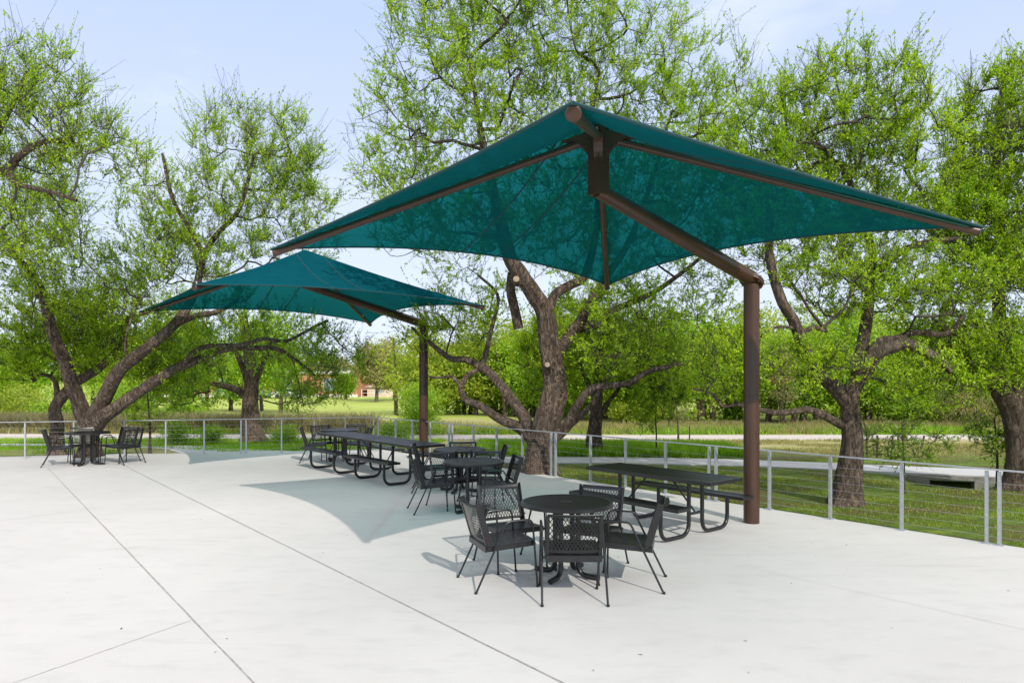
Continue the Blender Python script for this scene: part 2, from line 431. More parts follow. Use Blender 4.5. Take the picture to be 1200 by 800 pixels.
# ------------------------------------------------------------------ fence
def fence(name, label, pts_single, pts_double, P, D, end_a, end_b):
    f = thing(name, label, 'fence', (end_a.x, end_a.y, 0))
    o_ = Vector((end_a.x, end_a.y, 0)); rot = Matrix.Rotation(math.atan2(D.y, D.x), 3, 'Z')
    H = .915
    def post(p, w=.034):
        m_ = MB(); c = Vector((p.x, p.y, 0)) - o_
        m_.box(c + Vector((0, 0, H / 2 - .02)), (w, .045, H - .03), rot)
        m_.box(c + Vector((0, 0, .004)), (.1, .1, .012), rot)
        m_.obj('post', M['galv'], f)
    for px in pts_single: post(solve_line(px, P, D))
    for px in pts_double:
        c = solve_line(px, P, D); post(c + D * .065); post(c - D * .065)
    a3 = Vector((end_a.x, end_a.y, 0)) - o_; b3 = Vector((end_b.x, end_b.y, 0)) - o_
    m_ = MB(); m_.bar(a3 + Vector((0, 0, H - .01)), b3 + Vector((0, 0, H - .01)), .038, .018); m_.obj('top_rail', M['galv'], f)
    for k in range(7):
        m_ = MB(); z = .10 + k * .108; m_.tube([a3 + Vector((0, 0, z)), b3 + Vector((0, 0, z))], .0020, 5); m_.obj('cable', M['cable'], f)
    return f
fence('cable_fence', 'grey steel cable fence running from the right edge back past the thick tree trunk', [612.3, 582, 555, 503.7, 483, 463.5, 692, 733, 780, 901.7, 973, 1056.7],
      [528, 648.5, 835, 1163.8], RP, RD, r_at(8), CORNER)
lf = fence('cable_fence', 'grey steel cable fence along the far left edge of the patio', [404.7, 368.3, 330, 239.3, 194.3, 146, 29.5, -40],
      [285.5, 90, 440.5], CORNER + LD * .12, LD, CORNER + LD * .05, CORNER + LD * 16)

# ------------------------------------------------------------------ lattice (expanded metal)
def lattice(m_, x0, x1, y0, y1, pu, pv, w, th, mp_, clip=None, nrm=(0, 0, 1)):
    """diagonal strips clipped to the rectangle (or the circle clip=(cx,cy,r)); mp_ maps (u,v)->3D"""
    sl_ = pv / pu
    for sg in (1, -1):
        ks = [y0 - sg * sl_ * x for x in (x0, x1)]; lo = min(ks); hi = max(ks) + (y1 - y0)
        k = math.floor(lo / pv) * pv
        while k < hi:
            if clip:
                cx_, cy_, r = clip; A = 1 + sl_ ** 2; B = 2 * (sg * sl_ * (k - cy_) - cx_); C_ = cx_ ** 2 + (k - cy_) ** 2 - r * r
                D_ = B * B - 4 * A * C_
                if D_ > 0:
                    u0 = (-B - math.sqrt(D_)) / 2 / A; u1 = (-B + math.sqrt(D_)) / 2 / A
                    m_.bar(mp_(u0, k + sg * sl_ * u0), mp_(u1, k + sg * sl_ * u1), w, th, nrm)
            else:
                ts = sorted([(y0 - k) / (sg * sl_), (y1 - k) / (sg * sl_)]); u0 = max(x0, ts[0]); u1 = min(x1, ts[1])
                if u1 - u0 > 1e-3: m_.bar(mp_(u0, k + sg * sl_ * u0), mp_(u1, k + sg * sl_ * u1), w, th, nrm)
            k += pv

def arc(pts, r, n=5):
    """polyline with rounded corners"""
    P = [Vector(p) for p in pts]; out = [P[0]]
    for i in range(1, len(P) - 1):
        a = (P[i - 1] - P[i]).normalized(); b = (P[i + 1] - P[i]).normalized(); ang = a.angle(b)
        d = r / math.tan(ang / 2); d = min(d, (P[i - 1] - P[i]).length * .48, (P[i + 1] - P[i]).length * .48)
        s = P[i] + a * d; e = P[i] + b * d
        for k in range(n + 1):
            t = k / n; out.append(s * (1 - t) ** 2 + P[i] * 2 * t * (1 - t) + e * t * t)
    out.append(P[-1]); return out

# ------------------------------------------------------------------ chairs
def make_chair(loc, rz, label, group):
    t = thing('patio_chair', label, 'chair', loc, rz, group)
    hw = .25
    m_ = MB()                                           # seat: perforated pan with apron
    zs = lambda y: .415 + (y - .12) * .05
    lattice(m_, -hw, hw, .12, .60, .040, .030, .0105, .004, lambda u, v: Vector((u, v, zs(v))))
    for x in (-hw, hw): m_.bar((x, .11, zs(.11) - .022), (x, .61, zs(.61) - .022), .006, .052)
    m_.bar((-hw, .612, zs(.61) - .02), (hw, .612, zs(.61) - .02), .006, .052)
    m_.bar((-hw, .110, zs(.11) - .025), (hw, .110, zs(.11) - .025), .006, .055)
    for x in (-hw + .02, hw - .02): m_.bar((x, .12, zs(.12) + .001), (x, .60, zs(.60) + .001), .035, .005)
    for y in (.13, .595): m_.bar((-hw, y, zs(y) + .0015), (hw, y, zs(y) + .0015), .03, .005)
    m_.obj('seat', M['black'], t)
    m_ = MB()                                           # back: mesh panel with flanged sides and rolled top
    A = Vector((0, .135, .415)); B = Vector((0, .02, .80)); up = (B - A).normalized(); nb = Vector((0, up.z, -up.y))
    Lb = (B - A).length
    mpb = lambda u, v: A + Vector((u, 0, 0)) + up * v - nb * (.02 * (1 - (u / hw) ** 2))
    def seg(u0, v0, u1, v1, w, th): m_.bar(mpb(u0, v0), mpb(u1, v1), w, th, tuple(nb))
    sl_ = .058 / .033
    n0 = 0
    for sg in (1, -1):
        k = -1.2
        while k < 1.4:
            v_lo, v_hi = .05, Lb
            ts = sorted([(v_lo - k) / (sg * sl_), (v_hi - k) / (sg * sl_)]); u0 = max(-hw + .02, ts[0]); u1 = min(hw - .02, ts[1])
            if u1 - u0 > .002:
                for q_ in range(3):
                    a_ = u0 + (u1 - u0) * q_ / 3; b_ = u0 + (u1 - u0) * (q_ + 1) / 3
                    seg(a_, k + sg * sl_ * a_, b_, k + sg * sl_ * b_, .0062, .003)
            k += .058
    for s in (-1, 1):
        x = s * hw
        m_.bar(A + Vector((x, 0, 0)) + nb * .018, B + Vector((x, 0, 0)) + up * .02 + nb * .016, .006, .06, tuple(nb))
        m_.bar(A + Vector((x - s * .014, 0, 0)) - nb * .012, B + Vector((x - s * .014, 0, 0)) - nb * .012, .03, .005, tuple(nb))
    for (v, w) in ((.05, .03), (Lb - .005, .025)):
        prev = None
        for k in range(9):
            u = -hw + .01 + (2 * hw - .02) * k / 8; p = mpb(u, v)
            if prev is not None: m_.bar(prev, p, w, .006, tuple(nb))
            prev = p
    prev = None
    for k in range(9):
        u = -hw + .01 + (2 * hw - .02) * k / 8; p = mpb(u, Lb + .012) - nb * .022
        if prev is not None: m_.bar(prev, p, .045, .006, (0, .35, 1))
        prev = p
    m_.obj('backrest', M['black'], t)
    for s in (-1, 1):
        m_ = MB(); x = s * .278
        pts = arc([(x * 1.04, -.0, .0), (x, .315, .645), (x, .575, .65), (x * 1.02, .625, .0)], .07, 5)
        m_.tube(pts, .0105, 8)
        m_.tube([(x * 1.04, -.0, .0), (x * 1.04, .004, .02)], .015, 8); m_.tube([(x * 1.02, .625, .0), (x * 1.02, .6245, .02)], .015, 8)
        m_.bar((x, .13, .40), (x * .88, .13, .40), .02, .02); m_.bar((x, .60, .415), (x * .88, .60, .415), .02, .02)
        m_.obj('side_frame', M['black'], t, True)
    return t

def heading(hx, hy): return math.atan2(-hx, hy)
CH_LIST = [
 # x, y, hx, hy, label, group
 (.553, 6.13, .0, 1, 'black mesh chair with its back to the camera at the nearest round table', 'G1'),
 (-.44, 6.76, .93, .36, 'black mesh armchair on the left of the nearest round table, seen from its side', 'G1'),
 (1.48, 6.77, -.97, .24, 'black mesh armchair on the right of the nearest round table, facing left', 'G1'),
 (1.00, 7.70, -.47, -.88, 'black mesh chair behind the nearest round table, beside the picnic bench', 'G1'),
 (-.16, 7.82, .44, -.90, 'black mesh chair behind and left of the nearest round table', 'G1'),
 (-1.52, 10.5, .93, .30, 'black mesh armchair left of the middle round table in the canopy shade', 'G2'),
 (.12, 10.62, -.96, -.22, 'black mesh armchair right of the middle round table in the canopy shade', 'G2'),
 (-1.12, 11.2, .6, -.8, 'black mesh chair at the back left of the middle round table', 'G2'),
 (-.42, 11.45, -.2, -1, 'black mesh chair at the back of the middle round table, facing the camera', 'G2'),
 (-1.78, 12.45, 1, .12, 'black mesh chair left of the round table that stands behind the middle one', 'G3'),
 (-.92, 13.1, .05, -1, 'black mesh chair behind the round table that stands by the far brown column', 'G3'),
 (-.08, 12.25, -1, -.05, 'black mesh chair right of the round table by the far brown column, seen edge on', 'G3'),
 (-10.68, 15.9, .87, .5, 'black mesh chair at the left end of the round table under the leaning tree', 'G4'),
 (-10.42, 16.95, .6, -.8, 'black mesh chair at the back left of the round table under the leaning tree', 'G4'),
 (-9.25, 17.0, -.3, -.95, 'black mesh chair at the back right of the round table under the leaning tree', 'G4'),
 (-8.78, 16.3, -.9, .35, 'black mesh chair at the right end of the round table under the leaning tree', 'G4'),
 (-5.08, 16.75, .96, .25, 'black mesh chair left of the small far round table, nearest the camera', 'G5'),
 (-4.85, 17.6, .7, -.7, 'black mesh chair at the back left of the small far round table', 'G5'),
 (-3.95, 17.85, -.1, -1, 'black mesh chair behind the small far round table, in front of the fence', 'G5'),
 (-3.42, 17.1, -1, 0, 'black mesh chair right of the small far round table, seen edge on', 'G5'),
]
GN = {'G1': 'chairs around the nearest round table', 'G2': 'chairs around the middle round table', 'G3': 'chairs around the round table by the far column',
      'G4': 'chairs around the table under the leaning tree', 'G5': 'chairs around the small far round table'}
chair0 = None
for (x, y, hx, hy, lab, g) in CH_LIST:
    if chair0 is None: chair0 = make_chair((x, y, 0), heading(hx, hy), lab, GN[g])
    else:
        c = copy_tree(chair0); c.location = (x, y, 0); c.rotation_euler.z = heading(hx, hy); c['label'] = lab; c['group'] = GN[g]

# ------------------------------------------------------------------ round tables
def make_round(loc, rz, label):
    t = thing('round_table', label, 'table', loc, rz, 'round mesh tables on the patio')
    R = .465; z = .752
    m_ = MB()
    lattice(m_, -R, R, -R, R, .032, .022, .0090, .005, lambda u, v: Vector((u, v, z - .006)), (0, 0, R - .01))
    n = 56                                               # rim: rolled band
    prof = [(R - .03, z), (R - .008, z + .001), (R, z - .006), (R, z - .034), (R - .008, z - .036), (R - .03, z - .010)]
    vs = [(r * math.cos(2 * PI * k / n), r * math.sin(2 * PI * k / n), h) for k in range(n) for r, h in prof]
    np_ = len(prof); fs = [(k * np_ + j, k * np_ + (j + 1) % np_, ((k + 1) % n) * np_ + (j + 1) % np_, ((k + 1) % n) * np_ + j) for k in range(n) for j in range(np_)]
    m_.add(vs, fs); m_.disc((0, 0), .065, z - .012, z + .001, 24)
    for s in (0, 1):
        m_.bar((-R + .03, 0, z - .03) if s else (0, -R + .03, z - .03), (R - .03, 0, z - .03) if s else (0, R - .03, z - .03), .03, .03)
    m_.obj('tabletop', M['black'], t, True)
    m_ = MB(); m_.disc((0, 0), .028, z + .001, z + .004, 20); m_.obj('umbrella_hole_plug', M['plate'] if False else M['black'], t)
    for k in range(4):
        a = PI / 4 + k * PI / 2; c, s = math.cos(a), math.sin(a)
        m_ = MB(); pts = arc([(c * .13, s * .13, z - .03), (c * .13, s * .13, .03), (c * .36, s * .36, .03)], .14, 8)
        m_.tube(pts, .026, 12); m_.obj('leg', M['black'], t, True)
    m_ = MB()
    for zz in (.22, .70):
        m_.bar((-.1, -.1, zz), (.1, .1, zz), .03, .008); m_.bar((-.1, .1, zz + .009), (.1, -.1, zz + .009), .03, .008)
    m_.obj('leg_brace', M['black'], t)
    return t
t0 = make_round((.553, 7.09, 0), .25, 'black round mesh table nearest the camera, in full sun')
for x, y, r, lab in ((-.58, 10.56, .1, 'black round mesh table in the canopy shade behind the nearest set'),
                     (-.93, 12.4, .5, 'black round mesh table third from the camera, just in front of the far brown column'),
                     (-9.82, 16.2, .79, 'black round mesh table under the leaning tree at far left'),
                     (-4.2, 17.05, .3, 'small looking black round table beyond the pair of picnic tables')):
    c = copy_tree(t0); c.location = (x, y, 0); c.rotation_euler.z = r; c['label'] = lab

# ------------------------------------------------------------------ picnic tables
def make_picnic(loc, rz, label, group):
    t = thing('picnic_table', label, 'picnic table', loc, rz, group)
    L, Wd, z = 2.05, .70, .755
    def panel(name, x0, x1, y0, y1, z, par, dep=.045, th=.006):
        m_ = MB(); lattice(m_, x0, x1, y0, y1, .040, .026, .011, th, lambda u, v: Vector((u, v, z - .006)))
        for y in (y0, y1): m_.bar((x0, y, z - dep / 2), (x1, y, z - dep / 2), .010, dep)
        for x in (x0, x1): m_.bar((x, y0, z - dep / 2), (x, y1, z - dep / 2), .010, dep - .002)
        for y in (y0 + .014, y1 - .014): m_.bar((x0 + .005, y, z - .001), (x1 - .005, y, z - .001), .03, .004)
        for x in (x0 + .014, x1 - .014): m_.bar((x, y0 + .03, z - .001), (x, y1 - .03, z - .001), .03, .004)
        n = 3 if y1 - y0 > .5 else 1
        for k in range(1, n): 
            y = y0 + (y1 - y0) * k / n; m_.bar((x0, y, z - .02), (x1, y, z - .02), .02, .02)
        m_.obj(name, M['black'], par); return
    panel('tabletop', -L / 2, L / 2, -Wd / 2, Wd / 2, z, t)
    for s in (-1, 1):
        yb = s * .675; panel('bench', -.90, .90, yb - .125, yb + .125, .465, t, .04)
    for sx in (-1, 1):
        m_ = MB(); x = sx * .575
        for s in (-1, 1):
            pts = arc([(x, s * .14, z - .04), (x, s * .14, .028), (x, s * .70, .028), (x, s * .70, .43)], .17, 7)
            m_.tube(pts, .026, 12)
            m_.bar((x, s * .57, .43), (x, s * .78, .43), .04, .008)
        m_.tube([(x, -.14, .29), (x, .14, .29)], .02, 8); m_.bar((x, -.30, z - .045), (x, .30, z - .045), .045, .012)
        m_.obj('leg_frame', M['black'], t, True)
        m_ = MB(); m_.tube([(x, 0, .29), (sx * .16, 0, z - .03)], .012, 8); m_.obj('brace', M['black'], t, True)
    return t
pd = (.637, -.771)
p0 = make_picnic((1.97, 9.35, 0), math.atan2(pd[1], pd[0]), 'black mesh picnic table with two benches beside the near brown column', 'picnic tables')
c = copy_tree(p0); c.location = (-2.19, 13.82, 0); c['label'] = 'black mesh picnic table in the middle, end to end with one behind it'
c = copy_tree(p0); c.location = (-3.53, 15.44, 0); c['label'] = 'black mesh picnic table farthest from the camera, end to end with the middle one'

# ------------------------------------------------------------------ shade canopies
def make_canopy(loc, label):
    t = thing('shade_canopy', label, 'canopy', loc, 0, 'teal shade canopies')
    s = 3.95; th = -.16
    colp = Vector((2.34, 1.78, 0)); HC = 3.55; HA = 4.93
    C4 = [Vector((s * math.cos(th + i * PI / 2), s * math.sin(th + i * PI / 2), HC)) for i in range(4)]   # R, B, L, F
    apex = Vector((0, 0, HA))
    m_ = MB(); m_.tube([colp + Vector((0, 0, 0)), colp + Vector((0, 0, 3.30))], .107, 28)
    m_.obj('column', M['bronze'], t, True)
    mb_ = Vector((0, 0, 4.12)); jt = colp + Vector((0, 0, 3.36)); ad = (mb_ - jt).normalized()
    side = ad.cross(Vector((0, 0, 1))).normalized(); up = side.cross(ad)
    m_ = MB()                                             # flanged joint: two slanted plates on the column head
    pn = (ad * .0 + up).normalized()
    tilt = (Vector((0, 0, 1)) * .86 - ad * .5).normalized()
    for k, (o, r) in enumerate(((-.022, .165), (.012, .165))):
        c = colp + Vector((0, 0, 3.34)) + tilt * o
        x = tilt.cross(side).normalized(); y = side
        ring = [c + (x * math.cos(2 * PI * q / 28) + y * math.sin(2 * PI * q / 28)) * r for q in range(28)]
        vs = ring + [v + tilt * .024 for v in ring]
        m_.add(vs, [tuple(range(27, -1, -1)), tuple(range(28, 56))] + [(q, (q + 1) % 28, 28 + (q + 1) % 28, 28 + q) for q in range(28)])
        if k == 1:
            for q in range(8):
                v = c + (x * math.cos(2 * PI * q / 8 + .2) + y * math.sin(2 * PI * q / 8 + .2)) * .14
                m_.tube([v - tilt * .055, v + tilt * .045], .013, 6)
    m_.obj('flange', M['bronze'], t, False)
    m_ = MB(); m_.tube([jt - ad * .0 + Vector((0, 0, .02)), mb_ + ad * .02], [.106, .086], 24)
    m_.obj('arm', M['bronze'], t, True)
    m_ = MB(); rz = Matrix.Rotation(math.atan2(ad.y, ad.x) , 3, 'Z')
    m_.box(Vector((0, 0, (4.07 + 4.84) / 2)), (.17, .17, 4.84 - 4.07), rz)
    for i in range(4):                                    # gussets under each hip arm
        d = C4[i].copy(); d.z = 0; d.normalize(); sd_ = Vector((-d.y, d.x, 0)); top = []; n = 8
        for k in range(n + 1):
            a = k / n * PI / 2; top.append((.10 + .27 * (1 - math.cos(a)), 4.42 + .27 * math.sin(a)))
        poly = [(.06, 4.42)] + top + [(.42, 4.69), (.06, 4.80)]
        vs = [d * u + Vector((0, 0, v)) + sd_ * w for w in (-.05, .05) for u, v in poly]; m = len(poly)
        m_.add(vs, [tuple(range(m - 1, -1, -1)), tuple(range(m, 2 * m))] + [(k, (k + 1) % m, m + (k + 1) % m, m + k) for k in range(m)])
    m_.obj('mast', M['bronze'], t, False)
    hub = Vector((0, 0, 4.73))
    for i in range(4):
        d = (C4[i] - Vector((0, 0, .03)) - hub); e = hub + d * .995; st = hub + d * .035
        m_ = MB(); m_.tube([st, e], .043, 20); 
        m_.tube([e, e + d.normalized() * .008], [.049, .04], 20)
        ha = m_.obj('hip_arm', M['bronze'], t, True)
        m_ = MB(); c = e - d.normalized() * .06 + Vector((0, 0, .06)); m_.tube([c, c + Vector((0, 0, .045))], .012, 8)
        c = st + d.normalized() * .35 + Vector((0, 0, .03)); m_.tube([c - Vector((0, 0, .015)), c + Vector((0, 0, .06))], .010, 8)
        m_.obj('bolt', M['plate'], ha)
    # fabric
    nu, nv = 28, 14; vs = []; fs = []; hem = MB(); seams = []
    for i in range(4):
        A, B = C4[i], C4[(i + 1) % 4]; A = A + Vector((0, 0, .03)) + (A - apex).normalized() * .03; B = B + Vector((0, 0, .03)) + (B - apex).normalized() * .03; mid = (A + B) / 2
        inn = (apex - mid)
        def pt(u, v):
            e = A.lerp(B, u) + inn * (.135 * 4 * u * (1 - u))
            # between apex and edge the cloth is a slack saddle
            p = apex.lerp(e, v); p.z -= .10 * math.sin(PI * v) * (4 * u * (1 - u)) * .7
            p.z -= .05 * math.sin(PI * v) * 1.0
            return p
        base = len(vs)
        for a in range(nu + 1):
            for b in range(nv + 1): vs.append(pt(a / nu, .004 + .996 * b / nv))
        for a in range(nu):
            for b in range(nv):
                q = base + a * (nv + 1) + b; fs.append((q, q + 1, q + nv + 2, q + nv + 1))
        hem.tube([pt(a / nu, 1) for a in range(nu + 1)], .012, 6)
        ed = (B - A).normalized(); W_ = (B - A).length
        for off in (-.30, .30) if i in (1, 3) else ():
            m_ = MB(); pts = []
            for k in range(16):
                v = abs(off) / (W_ / 2) * 1.0 + (1 - abs(off) / (W_ / 2)) * k / 15
                u = .5 + off / W_ / max(v, .05)
                pts.append(pt(u, v) + Vector((0, 0, .003)))
            seams.append(pts)
    m_ = MB(); m_.add(vs, fs); fo = m_.obj('fabric', M['cloth'], t, True)
    hem.obj('hem', M['hem'], fo, True)
    for pts in seams:
        m_ = MB(); m_.tube(pts, .011, 5); m_.obj('seam', M['hem'], fo)
    return t
c1_ = make_canopy((.98, 7.92, 0), 'large teal square shade canopy over the near tables on a brown cantilever column')
c2_ = copy_tree(c1_); c2_.location = (-4.72, 15.95, 0); c2_.scale = (1.055, 1.055, 1.0); c2_['label'] = 'smaller looking teal shade canopy farther back on the left, over the far picnic tables'

# ------------------------------------------------------------------ trees
def catmull(P, step):
    P = [np.array(p, float) for p in P]; out = []
    for k in range(len(P) - 1):
        p0 = P[max(k - 1, 0)]; p1 = P[k]; p2 = P[k + 1]; p3 = P[min(k + 2, len(P) - 1)]
        n = max(1, int(np.linalg.norm(p2 - p1) / step))
        for i in range(n):
            u = i / n; out.append(.5 * ((2 * p1) + (p2 - p0) * u + (2 * p0 - 5 * p1 + 4 * p2 - p3) * u * u + (3 * p1 - p0 - 3 * p2 + p3) * u ** 3))
    out.append(P[-1]); return np.array(out)

def tubes_np(chains, nsides, rough=0.0):
    """chains: list of (pts Nx3, radii N) -> V, F(quads)"""
    VV = []; FF = []; base = 0
    for pts, rad in chains:
        n = len(pts)
        if n < 2: continue
        tg = np.empty_like(pts); tg[1:-1] = pts[2:] - pts[:-2]; tg[0] = pts[1] - pts[0]; tg[-1] = pts[-1] - pts[-2]
        tg /= np.linalg.norm(tg, axis=1)[:, None] + 1e-9
        ref = np.array([.31, .94, .13]) if abs(tg[0][1]) < .8 else np.array([.94, .1, .3])
        x = np.cross(tg, ref); x /= np.linalg.norm(x, axis=1)[:, None] + 1e-9; y = np.cross(tg, x)
        a = np.linspace(0, 2 * PI, nsides, endpoint=False)
        r = rad[:, None] * np.ones(nsides)[None]
        if rough:
            ph = RNG.random() * 6; s = np.arange(n)[:, None] * .12
            w_ = np.zeros(r.shape); cur = RNG.normal(0, 1, nsides)
            for i_ in range(n): cur = .86 * cur + .5 * RNG.normal(0, 1, nsides); w_[i_] = cur if nsides < 12 else cur
            r = r * (1 + rough * (np.sin(3 * a[None] + s * .8 + ph) * .7 + np.sin(5 * a[None] - s * 1.3 + ph * 2) * .5 + .62 * w_))
        v = pts[:, None] + x[:, None] * (np.cos(a)[None, :, None] * r[..., None]) + y[:, None] * (np.sin(a)[None, :, None] * r[..., None])
        VV.append(v.reshape(-1, 3))
        i = np.arange(n - 1)[:, None] * nsides; k = np.arange(nsides)[None]; k2 = (k + 1) % nsides
        f = np.stack([i + k, i + k2, i + nsides + k2, i + nsides + k], -1).reshape(-1, 4) + base
        FF.append(f); base += n * nsides
    if not VV: return np.zeros((0, 3)), np.zeros((0, 4), int)
    return np.concatenate(VV), np.concatenate(FF)

def unit(a): return a / (np.linalg.norm(a, axis=-1, keepdims=True) + 1e-9)

def leaf_quads(P, D, l, w):
    """diamond leaves at P growing roughly along D"""
    n = len(P); a = unit(D + RNG.normal(0, .75, (n, 3)))
    b = unit(np.cross(a, np.array([.25, -.45, .85]) + RNG.normal(0, .48, (n, 3))))       # blades tend to face up and towards the sun
    L = (l * RNG.uniform(.45, 1.5, n))[:, None]; Wd = (w * RNG.uniform(.7, 1.25, n))[:, None]
    up = np.cross(a, b) * L * .12
    V = np.stack([P, P + a * L * .45 + b * Wd / 2 + up, P + a * L, P + a * L * .45 - b * Wd / 2 + up], 1).reshape(-1, 3)
    return V, np.arange(4 * n).reshape(n, 4)

def ell(x, y, d, rx, ry, rd, n, bare=0.0):
    """crown region: centre seen at (x, y), d metres away; half sizes in photo pixels (rx, ry) and metres (rd)"""
    c = np.array(at(x, y, d)); return (c, np.array([rx / F * d, rd, ry / F * d]), n, bare)

def sample_ell(e):
    c, r, n, bare = e; p = RNG.normal(0, 1, (n, 3)); p = unit(p) * (RNG.random(n)[:, None] ** .42); return c + p * r

def grow(name, label, cat, limbs, envs, n2=900, shoots=2600, per=16, leaf=.055, mats=('bark', 'twig', 'leaf'), group=None, seg=.10,
         knots=(), shoot_len=.44, upb=.6, nside=26, limb_leaf=True, tipr=.0045):
    """limbs: list of (points, r0, r1); the tree grows from them towards the crown regions"""
    pos = []; par = []; rad = []; chains = []
    for k, (pts, r0, r1) in enumerate(limbs):
        c = catmull(pts, seg); n = len(c)
        c[1:-1] += np.cumsum(RNG.normal(0, .006, (n - 2, 3)), 0) * .5 if n > 2 else 0
        rr = r0 + (r1 - r0) * np.linspace(0, 1, n) ** .75
        if k == 0:
            h = c[:, 2] - c[0, 2]; rr = rr * (1 + .55 * np.exp(-np.maximum(h, 0) / .22))
        start = len(pos)
        if k: j = int(np.argmin(np.linalg.norm(np.array(pos) - c[0], axis=1)))
        else: j = -1
        ids = []
        for i in range(n):
            pos.append(c[i]); par.append(j if i == 0 else start + i - 1); rad.append(rr[i]); ids.append(start + i)
        chains.append((ids, True))
    nl = len(pos)
    pos = [np.array(p) for p in pos]
    A = np.zeros((200000, 3)); A[:nl] = pos; cnt = nl; par_l = list(par); spec = list(rad)
    base = A[0].copy(); root_h = base[2]
    free = np.array([1 if (A[i, 2] > root_h + 1.0) else 0 for i in range(nl)])
    ok = np.zeros(200000, bool); ok[:nl] = free.astype(bool)
    if not ok.any(): ok[nl // 2:nl] = True
    bare_nodes = []
    def connect(T, segl, wob, lvl):
        nonlocal cnt
        d0 = np.min(np.linalg.norm(A[:cnt][ok[:cnt]][None] - T[:, None], axis=2), axis=1) if len(T) < 400 else np.random.rand(len(T))
        order = np.argsort(d0); out = []
        for ti in order:
            t = T[ti]; v = t - A[:cnt]; dd = np.linalg.norm(v, axis=1)
            score = dd + .35 * np.maximum(0, -v[:, 2]) ; score[~ok[:cnt]] = 1e9
            j = int(np.argmin(score)); d = dd[j]
            if d < segl * .8 or d > 5.5: continue
            pj = par_l[j]; pd_ = unit(A[j] - A[pj]) if pj >= 0 else np.array([0, 0, 1.])
            m = max(2, int(d / segl)); s = A[j]
            c1 = s + (pd_ * .45 + unit(t - s) * .55) * d * .4; c2 = t - (unit(t - s) * .75 + np.array([0, 0, upb])) * d * .28
            u = (np.arange(1, m + 1) / m)[:, None]
            p = (1 - u) ** 3 * s + 3 * (1 - u) ** 2 * u * c1 + 3 * (1 - u) * u * u * c2 + u ** 3 * t
            p = p + np.cumsum(RNG.normal(0, wob, (m, 3)), 0) * .7
            ids = [j]
            for i in range(m):
                A[cnt] = p[i]; ok[cnt] = True; par_l.append(j if i == 0 else cnt - 1); spec.append(-1); ids.append(cnt); cnt += 1
            chains.append((ids, False)); out.append(ids)
        return out
    T1 = np.concatenate([sample_ell((e[0], e[1], max(6, e[2] // 7), 0)) for e in envs])
    connect(T1, .17, .018, 1)
    T2 = np.concatenate([sample_ell(e) for e in envs])
    tw = connect(T2, .13, .012, 2)
    # radii by the pipe model
    ex = 2.1; R = np.zeros(cnt); acc = np.zeros(cnt); ch = np.zeros(cnt, bool)
    for i in range(cnt - 1, -1, -1):
        r = max(tipr, acc[i] ** (1 / ex)) if acc[i] > 0 else tipr
        r *= 1.0
        if spec[i] > 0: r = spec[i]
        R[i] = r
        if par_l[i] >= 0: acc[par_l[i]] += r ** ex
    limb_ch = []; br1 = []; br2 = []
    for ids, isl in chains:
        p = A[ids]; r = R[ids].copy()
        if isl: limb_ch.append((p, r)); continue
        r[0] = min(r[0], r[1] * 1.25)
        cap = 1.0
        (br1 if r[1] > .013 else br2).append((p, r))
    V, Fq = tubes_np(limb_ch, nside, .07); nb_ = len(V)
    V1, F1 = tubes_np([c for c in br1], 7, .03); V2, F2 = tubes_np(br2, 3)
    # leafy shoots
    ids2 = np.array([i for ch_ in tw for i in ch_[len(ch_) // 3:]], int)
    if len(ids2) == 0: ids2 = np.arange(nl, cnt)
    pick = RNG.choice(ids2, shoots); P = A[pick]
    ctr = np.mean(T2, axis=0); ctr[2] -= 1.0
    pdir = unit(A[pick] - A[np.array(par_l)[pick]])
    D = unit(unit(P - ctr) * .35 + pdir * .5 + RNG.normal(0, .55, (shoots, 3)) + np.array([0, 0, upb]))
    Ls = RNG.uniform(.35, 1.25, shoots) * shoot_len; Ls[RNG.random(shoots) < .10] *= 2.1
    hi = ids2[np.argsort(A[ids2, 2] + RNG.normal(0, .5, len(ids2)))[-max(20, len(ids2) // 6):]]; nw = max(4, shoots // 70)
    wp = RNG.choice(hi, nw); w2 = np.tile(wp, 2)[:shoots]; kk = len(w2); P[:kk] = A[w2]; pick[:kk] = w2
    wd = unit(RNG.normal(0, .42, (nw, 3)) + np.array([.12, 0, 1.0])); D[:kk] = np.tile(wd, (2, 1))[:kk]; Ls[:kk] = np.tile(RNG.uniform(.7, 1.45, nw), 2)[:kk] * (1.9 * shoot_len)
    bend = RNG.normal(0, .18, (shoots, 3)); Ed = P + D * Ls[:, None]; Md = P + D * Ls[:, None] * .5 + bend * Ls[:, None] * .35
    SV = []; 
    r0 = .0042; x = unit(np.cross(D, RNG.normal(0, 1, (shoots, 3)))); y = np.cross(D, x)
    for c, r in ((P, r0), (Md, r0 * .75), (Ed, r0 * .4)):
        for k in range(3):
            a = 2 * PI * k / 3; SV.append(c + (x * math.cos(a) + y * math.sin(a)) * r)
    SV = np.stack(SV, 1).reshape(-1, 3); q = []
    for l in (0, 3):
        for k in range(3): q.append([l + k, l + (k + 1) % 3, l + 3 + (k + 1) % 3, l + 3 + k])
    q = np.array(q)[None] + (np.arange(shoots) * 9)[:, None, None]; q = q.reshape(-1, 4)
    Vt = [V1, V2, SV]; Ft = []; o = 0
    for v, f in ((V1, F1), (V2, F2), (SV, q)): Ft.append(f + o); o += len(v)
    n = shoots * per; si = np.repeat(np.arange(shoots), per)
    dens = .35 + .65 * (np.sin(P[:, 0] * 1.9 + 1) * np.sin(P[:, 1] * 1.7) * np.sin(P[:, 2] * 2.1 + 2) * .5 + .5) ** .7
